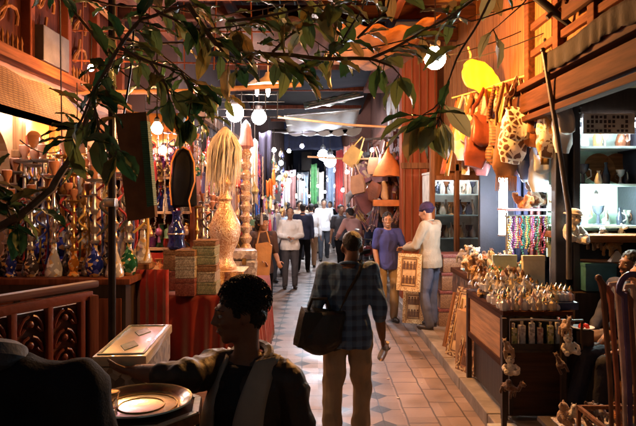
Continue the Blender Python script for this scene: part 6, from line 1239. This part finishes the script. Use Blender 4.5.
# straps, scarves and belts hanging thickly from the bag rope
SCM = [M('red brown strap', (.3,.07,.03)), M('cream strap', (.6,.5,.36)), M('rust strap', (.25,.08,.025)), M('dark strap', (.05,.03,.03)), M('ochre strap', (.3,.18,.05)), M('blue strap', (.05,.08,.3)), LEA['rust striped'], LEA['spotted cream and brown'], LEA['yellow patchwork']]
SN = ['red brown', 'cream', 'rust', 'dark', 'ochre', 'blue', 'rust striped', 'spotted', 'yellow patched']
def rope_at(u):
    k = min(3, int(u*4)); return rope[k].lerp(rope[k+1], u*4-k)
for i in range(34):
    p0 = rope_at(.04+.9*i/33) + Vector((random.uniform(.0,.12), random.uniform(.02,.14), -.01)); L = random.uniform(.45, .95); wd = random.uniform(.03, .075); ln = random.uniform(-.22, .02)
    b = B(); b.grid(lambda u, v: p0 + Vector(((u-.5)*wd*(1+.5*v)+ln*v, .02*sin(v*6+i)+.01*sin(u*6), -L*v)), 4, 10)
    k = (i*4+i//5) % 9; tag(obj('strap_scarf', b, SCM[k], solid=.006), '%s strap hanging from the rope between the bags, %s cluster from the left' % (SN[k], ORD[i//3]), 'scarf', 'straps on the bag rope')
for cl, px, pt, pb, wp, Y, nm in [('red leather', 471, 100, 150, 14, 7.3, 'small red brown bag low at the left end of the rope'), ('orange', 492, 92, 150, 13, 7.0, 'small orange bag behind the slanting strap'), ('spotted cream and brown', 502, 88, 158, 15, 6.9, 'spotted bag peeping out beside the fringed suede'), ('pale blue satin', 524, 100, 182, 15, 6.6, 'pale blue cloth bag low behind the giraffe print'), ('rust striped', 541, 76, 140, 16, 6.35, 'rust striped bag right of the narrow orange one'), ('red leather', 556, 72, 135, 15, 6.1, 'red brown bag right behind the leaning pole'), ('dark blue denim', 545, 90, 176, 16, 6.5, 'denim bag behind the pale satin bag'), ('purple brown', 479, 98, 175, 16, 7.4, 'plum bag lowest at the left end of the rope')]:
    hbag(cl, px, pt, pb, wp, Y, random.uniform(-.4,.4), nm, lean=random.uniform(-.05,.15))
# clutter of cut glass and metal figures along the middle of the counter and on the carved chest
FIGM = rnd_mat('tin and glass figure', [(.75,.73,.7),(.6,.45,.2),(.2,.1,.05),(.7,.7,.74),(.1,.25,.3),(.66,.6,.5)], .15, .35)
b = B(); b.lathe([(0,0),(.03,0),(.026,.012),(.012,.03),(.02,.06),(.024,.085),(.012,.105),(.014,.125),(.0,.145)], seg=10); b.tube([(.02,0,.07),(.045,0,.09),(.03,0,.12)], .005, 5)
fg = obj('figurine', b, FIGM); fg.location = (1.55, 5.0, 1.0); tag(fg, 'tiny shiny figurine crowded among bottles and toys on the right counters', 'figurine', 'tiny figurines on the right counters')
for i in range(60): dup(fg, (random.uniform(1.5, 2.0), random.uniform(5.35, 5.9), random.uniform(1.0, 1.1)), random.uniform(0,6), random.uniform(.7,1.5))
for i in range(50): dup(fg, (random.uniform(1.72, 2.22), random.uniform(6.05, 7.5), 1.015), random.uniform(0,6), random.uniform(.8,1.7))

b = B(); b.grid(lambda u, v: (-2.85+1.25*u, 5.68+.025*sin(u*40), 1.27+.22*v), 50, 4); tag(obj('hung_cloth', b, RED_CL, solid=.006), 'red cloth hung behind the back row of water pipes', 'hung cloth')  # cloth added so the stall looks lit redder
b = B(); b.grid(lambda u, v: (-1.62+.3*u, 5.3+.02*sin(u*25), .4+.86*v), 16, 4); tag(obj('hung_cloth', b, RED_CL, solid=.006), 'red cloth hung at the alley end of the dark counter', 'hung cloth')

# back walls of the far stalls, with bulbs added to brighten them
for i, (px0, px1, py0, py1, Y, m, nm) in enumerate([(281, 296, 170, 212, 23.5, patt('far stall goods rose', [(.6,.3,.35),(.7,.65,.6),(.3,.1,.12),(.5,.5,.6),(.65,.5,.3)], 4.5), 'rose'), (297, 309, 172, 210, 28, patt('far stall goods white', [(.4,.4,.42),(.2,.22,.25),(.35,.2,.17),(.08,.1,.13)], 4.), 'white'), (310, 319, 168, 208, 31, patt('far stall goods green', [(.15,.4,.2),(.5,.6,.4),(.6,.6,.6),(.1,.2,.2)], 3.6), 'green'), (326, 341, 164, 212, 26, patt('far stall goods blue', [(.15,.2,.32),(.4,.42,.45),(.07,.09,.16),(.25,.13,.13)], 4.2), 'blue')]):
    garment('%s patterned wall of goods hanging in the far stalls' % nm, px0, px1, py0, py1, Y, m, 9, 'goods_wall')
for i, (px, py, Y, r, s_) in enumerate(sorted([(286, 190, 22.5, .09, 45), (292, 176, 23, .08, 45), (301, 182, 27, .1, 40), (305, 196, 27, .09, 40), (313, 182, 30, .1, 40), (329, 180, 25, .09, 45), (336, 186, 25, .09, 45), (333, 170, 24, .1, 45), (283, 172, 17, .06, 60), (343, 190, 18.5, .06, 90), (347, 172, 14.5, .05, 90), (277, 168, 11, .04, 90), (372, 150, 10.9, .035, 110), (274, 150, 10.5, .04, 90)])):
    bulb('small_bulb', 'bare bulb of the far lit stalls, %s of fourteen from the left' % ORD[i], P(px, py, Y), r, [(1,.85,.8), (.85,.92,1)][i % 2], s_, .3, group='small bulbs down the alley', shape='drop')

# scraps of litter on the paving
LIT = [M('paper scrap', (.6,.56,.5), .8), M('brown scrap', (.25,.15,.08), .8), M('foil scrap', (.6,.6,.62), .3, .8)]
for i in range(26):
    x, y = random.uniform(-.35, 1.3), random.uniform(4.6, 12); r = random.uniform(.008, .024); b = B(); b.prism([(r*cos(a)*random.uniform(.5,1.3), r*sin(a)*random.uniform(.5,1.2)) for a in [q*pi/3 for q in range(6)]], .004, (1,0,0), (0,1,0), (0,0,.006)); b.wob(.004, 60, i)
    o = obj('litter_scrap', b, LIT[i % 3], loc=(x, y, 0)); tag(o, 'tiny scrap of litter lying on the street paving', 'litter', 'litter on the paving')
# ================================================================== FIG PLANT overhead (broad leathery leaves on long twigs)
def leaf_mat(name, c, under):
    m, t, b = _new(name); geo = _n(t, 'NewGeometry'); tc = _n(t, 'TexCoord'); n1 = _n(t, 'TexNoise'); n1.inputs['Scale'].default_value = 5; t.links.new(tc.outputs['Object'], n1.inputs['Vector'])
    mx = _n(t, 'Mix', data_type='RGBA'); t.links.new(geo.outputs['Backfacing'], mx.inputs[0])
    t.links.new(_ramp(t, n1.outputs['Fac'], [(.35, sc(c, .7)), (.65, sc(c, 1.3))]), mx.inputs[6]); mx.inputs[7].default_value = (*under, 1)
    t.links.new(mx.outputs[2], b.inputs['Base Color']); b.inputs['Roughness'].default_value = .32
    tr = _n(t, 'BsdfTranslucent'); t.links.new(mx.outputs[2], tr.inputs['Color']); ms = _n(t, 'MixShader'); ms.inputs[0].default_value = .36
    t.links.new(b.outputs[0], ms.inputs[1]); t.links.new(tr.outputs[0], ms.inputs[2]); t.links.new(ms.outputs[0], t.nodes['Material Output'].inputs[0]); return m
LEAVES = [leaf_mat('dark green leaf', (.018,.07,.03), (.07,.12,.045)), leaf_mat('olive green leaf', (.045,.10,.03), (.12,.16,.05)), leaf_mat('yellowing leaf', (.2,.16,.045), (.26,.18,.07)), leaf_mat('pale green leaf', (.3,.34,.16), (.36,.36,.2))]  # last leaf tone is pale to carry light from the camera's side
def add_leaf(b, o, d, up, L, W, mi, curl=.25):
    d = d.normalized(); s = d.cross(up); s = s.normalized() if s.length > .01 else d.orthogonal().normalized(); n = s.cross(d)
    prof = [(0,.03),(.08,.22),(.2,.62),(.38,.95),(.55,1.),(.72,.86),(.86,.55),(.95,.22),(1.,.01)]; vs = []
    for u, w_ in prof:
        c = o + d*L*u - n*L*curl*u*u
        for k in (-1, -.5, 0, .5, 1): vs.append(c + s*W/2*w_*k + n*W*.16*abs(k)*w_ + n*.006*sin(u*14+k*3))
    b.tube([o + d*L*u - n*L*curl*u*u + n*.0015 for u in (0, .3, .6, .97)], [.0022, .0018, .0013, .0005], 4, 3)
    b._add(vs, [(i*5+j, i*5+j+1, (i+1)*5+j+1, (i+1)*5+j) for i in range(8) for j in range(4)], mi)
def plant(label, twigs, dens, lmin, lmax, mats_w, name='fig_branch', term=4):
    t = thing(name, label, 'branch', twigs[0][0]); o0 = Vector(twigs[0][0]); wb, lb2 = B(), B()
    for pts, r in [(tw[:-1], tw[-1]) for tw in twigs]:
        pts = [Vector(p)-o0 for p in pts]; fine = []
        for a, c in zip(pts[:-1], pts[1:]): fine += [a.lerp(c, u/5) + Vector(noise.noise_vector((a.lerp(c, u/5)+o0)*3))*.03 for u in range(5)]
        fine.append(pts[-1]); n = len(fine); wb.tube(fine, [r*(1-.65*i/n) for i in range(n)], 7)
        for i in range(1, n):
            d0 = (fine[i]-fine[i-1]).normalized(); ln = (fine[i]-fine[i-1]).length; k = ln*dens*(.4 if (fine[i]+o0).z < 2.2 else 1); k = int(k)+(random.random() < k % 1)
            if i == n-1: k += term
            for q in range(k):
                side = Vector((random.uniform(-1,1), random.uniform(-1,1), random.uniform(-1.,.5))).normalized(); d = (d0*.55+side).normalized(); L = random.uniform(lmin, lmax); o = fine[i-1].lerp(fine[i], random.random()); st = o + d*.035
                wb.tube([o, st], .003, 5); add_leaf(lb2, st, d, Vector((random.uniform(-.6,.6), random.uniform(-.6,.3), 1)).normalized(), L, L*random.uniform(.38,.5), random.choices(range(4), mats_w)[0], random.uniform(.05,.5))
    obj('twig', wb, M('grey brown bark', (.14,.09,.06), .8, 0, .35, 12, .5, 30), t); lo = obj('foliage', lb2, LEAVES, t, ang=80); return t
def pl(Y, *pp): return [P(x, y, Y+dy) for x, y, dy in pp]
plant('dark leafy fig branch curving over the left stalls by the brown hanging panel', [
    pl(2.7, (-40, 250, 0), (20, 215, 0), (55, 190, .1), (72, 150, .2), (88, 110, .3), (112, 60, .4), (140, 22, .5), (190, 5, .6))+[.022],
    pl(2.9, (90, 105, 0), (96, 90, 0), (84, 120, -.1), (74, 142, -.15))+[.01], pl(2.9, (112, 60, 0), (96, 90, -.1), (100, 130, -.2), (118, 150, -.2))+[.009],
    pl(3.1, (120, 48, 0), (150, 60, 0), (180, 72, .1), (200, 96, .1))+[.01], pl(3.0, (150, 60, 0), (165, 85, 0), (172, 105, 0))+[.008], pl(3.1, (180, 72, 0), (192, 90, 0), (190, 118, 0))+[.008],
    pl(2.7, (20, 215, 0), (5, 195, 0), (-10, 180, 0))+[.009], pl(2.7, (25, 212, 0), (12, 225, 0), (4, 205, 0))+[.008]],
    32, .10, .19, [5, 3.5, 1.2, .3])
plant('fig branch with dark and yellowing leaves spread across the top of the alley', [
    pl(3.2, (190, 5, 0), (215, 45, 0), (260, 52, .1), (310, 55, .2), (372, 60, .2), (395, 48, .2), (440, 22, .3), (500, -15, .3))+[.016],
    pl(3.2, (215, 45, 0), (232, 62, 0), (240, 66, 0))+[.008], pl(3.3, (270, 50, 0), (285, 35, 0), (312, 18, 0))+[.009], pl(3.3, (262, 52, 0), (278, 62, 0), (300, 72, 0))+[.008], pl(3.4, (330, 56, 0), (345, 40, 0), (362, 12, 0), (368, -15, 0))+[.009],
    pl(3.4, (372, 60, 0), (392, 66, 0), (399, 74, 0))+[.008], pl(3.4, (360, 40, 0), (384, 15, 0), (392, -20, 0))+[.008], pl(3.2, (228, 20, 0), (285, 12, 0), (335, 5, 0))+[.009], pl(3.2, (160, 15, 0), (200, 30, 0), (240, 25, 0))+[.009]],
    24, .12, .21, [3, 3.5, 2.2, .8])
plant('small leafed fig twigs in shade higher up behind the dark leafy branch', [
    pl(4.0, (40, -20, 0), (90, 30, 0), (150, 45, 0), (215, 40, 0), (290, 70, 0))+[.012], pl(4.0, (90, 30, 0), (120, 70, 0), (160, 100, 0), (205, 118, 0))+[.008], pl(4.1, (150, 45, 0), (190, 80, 0), (225, 95, 0))+[.007], pl(3.9, (215, 40, 0), (255, 20, 0), (300, 30, 0), (340, 60, 0))+[.008], pl(4.0, (60, 0, 0), (140, 5, 0), (220, 15, 0), (330, -5, 0))+[.008]],
    11, .09, .16, [4, 3, 1.6, .3])
plant('pale leafed fig twig hanging in front of the orange lamp wall', [
    pl(3.0, (500, -30, 0), (478, 20, 0), (455, 70, 0), (440, 100, 0), (438, 122, 0))+[.007], pl(3.0, (440, 100, 0), (432, 110, 0), (420, 118, 0))+[.005]],
    4, .15, .22, [.3, 1, .5, 3.4], term=8)
plant('single fig twig with a few leaves above the yellow bundle', [pl(3.0, (560, -40, 0), (520, 5, 0), (492, 30, .05))+[.005], pl(3.0, (520, 5, 0), (470, 20, 0), (452, 14, 0))+[.004]], .8, .13, .17, [.3, 1, .5, 3.4], term=2)
t = thing('plant_tub', 'dark tub holding the fig trunk at the left edge', 'planter', (P(-40, 250, 2.7).x-.12, 2.7, .3)); obj('tub', B().lathe([(0,0),(.18,0),(.22,.4),(.24,.42),(.21,.42),(.19,.36),(0,.36)], seg=20), CLAY, t)
t = thing('fig_tree', 'dark fig trunk rising at the left edge of the picture', 'tree', (P(-40, 250, 2.7).x-.12, 2.7, .62)); obj('trunk', B().tube([(0,0,0),(.02,.0,.5),(.1,0,1.0),(.13,0,1.5)], [.06,.05,.035,.025], 10), M('grey brown bark', (.14,.09,.06)), t)

# dry, unvarnished timber and dusty cloth: almost no gloss
for n_ in ('brown wood along', 'worn brown frame wood', 'dusty olive velvet', 'orange varnished plank', 'amber sill wood', 'orange canvas', 'brick red boarding', 'brown wood', 'brown wood across', 'amber sacking', 'rust sacking', 'brown sacking', 'dark sheeting', 'sooty roof board', 'sooty joist', 'black cloth', 'charcoal wool', 'dark red stained wood', 'dark red stained wood along', 'sooty red boarding', 'red painted post', 'red cloth', 'red velvet', 'night dark plaster', 'dim red brown plaster'):
    if n_ in MATS:
        q_ = MATS[n_].node_tree.nodes['Principled BSDF'].inputs; q_['Specular IOR Level'].default_value = .12; q_['Roughness'].default_value = .85
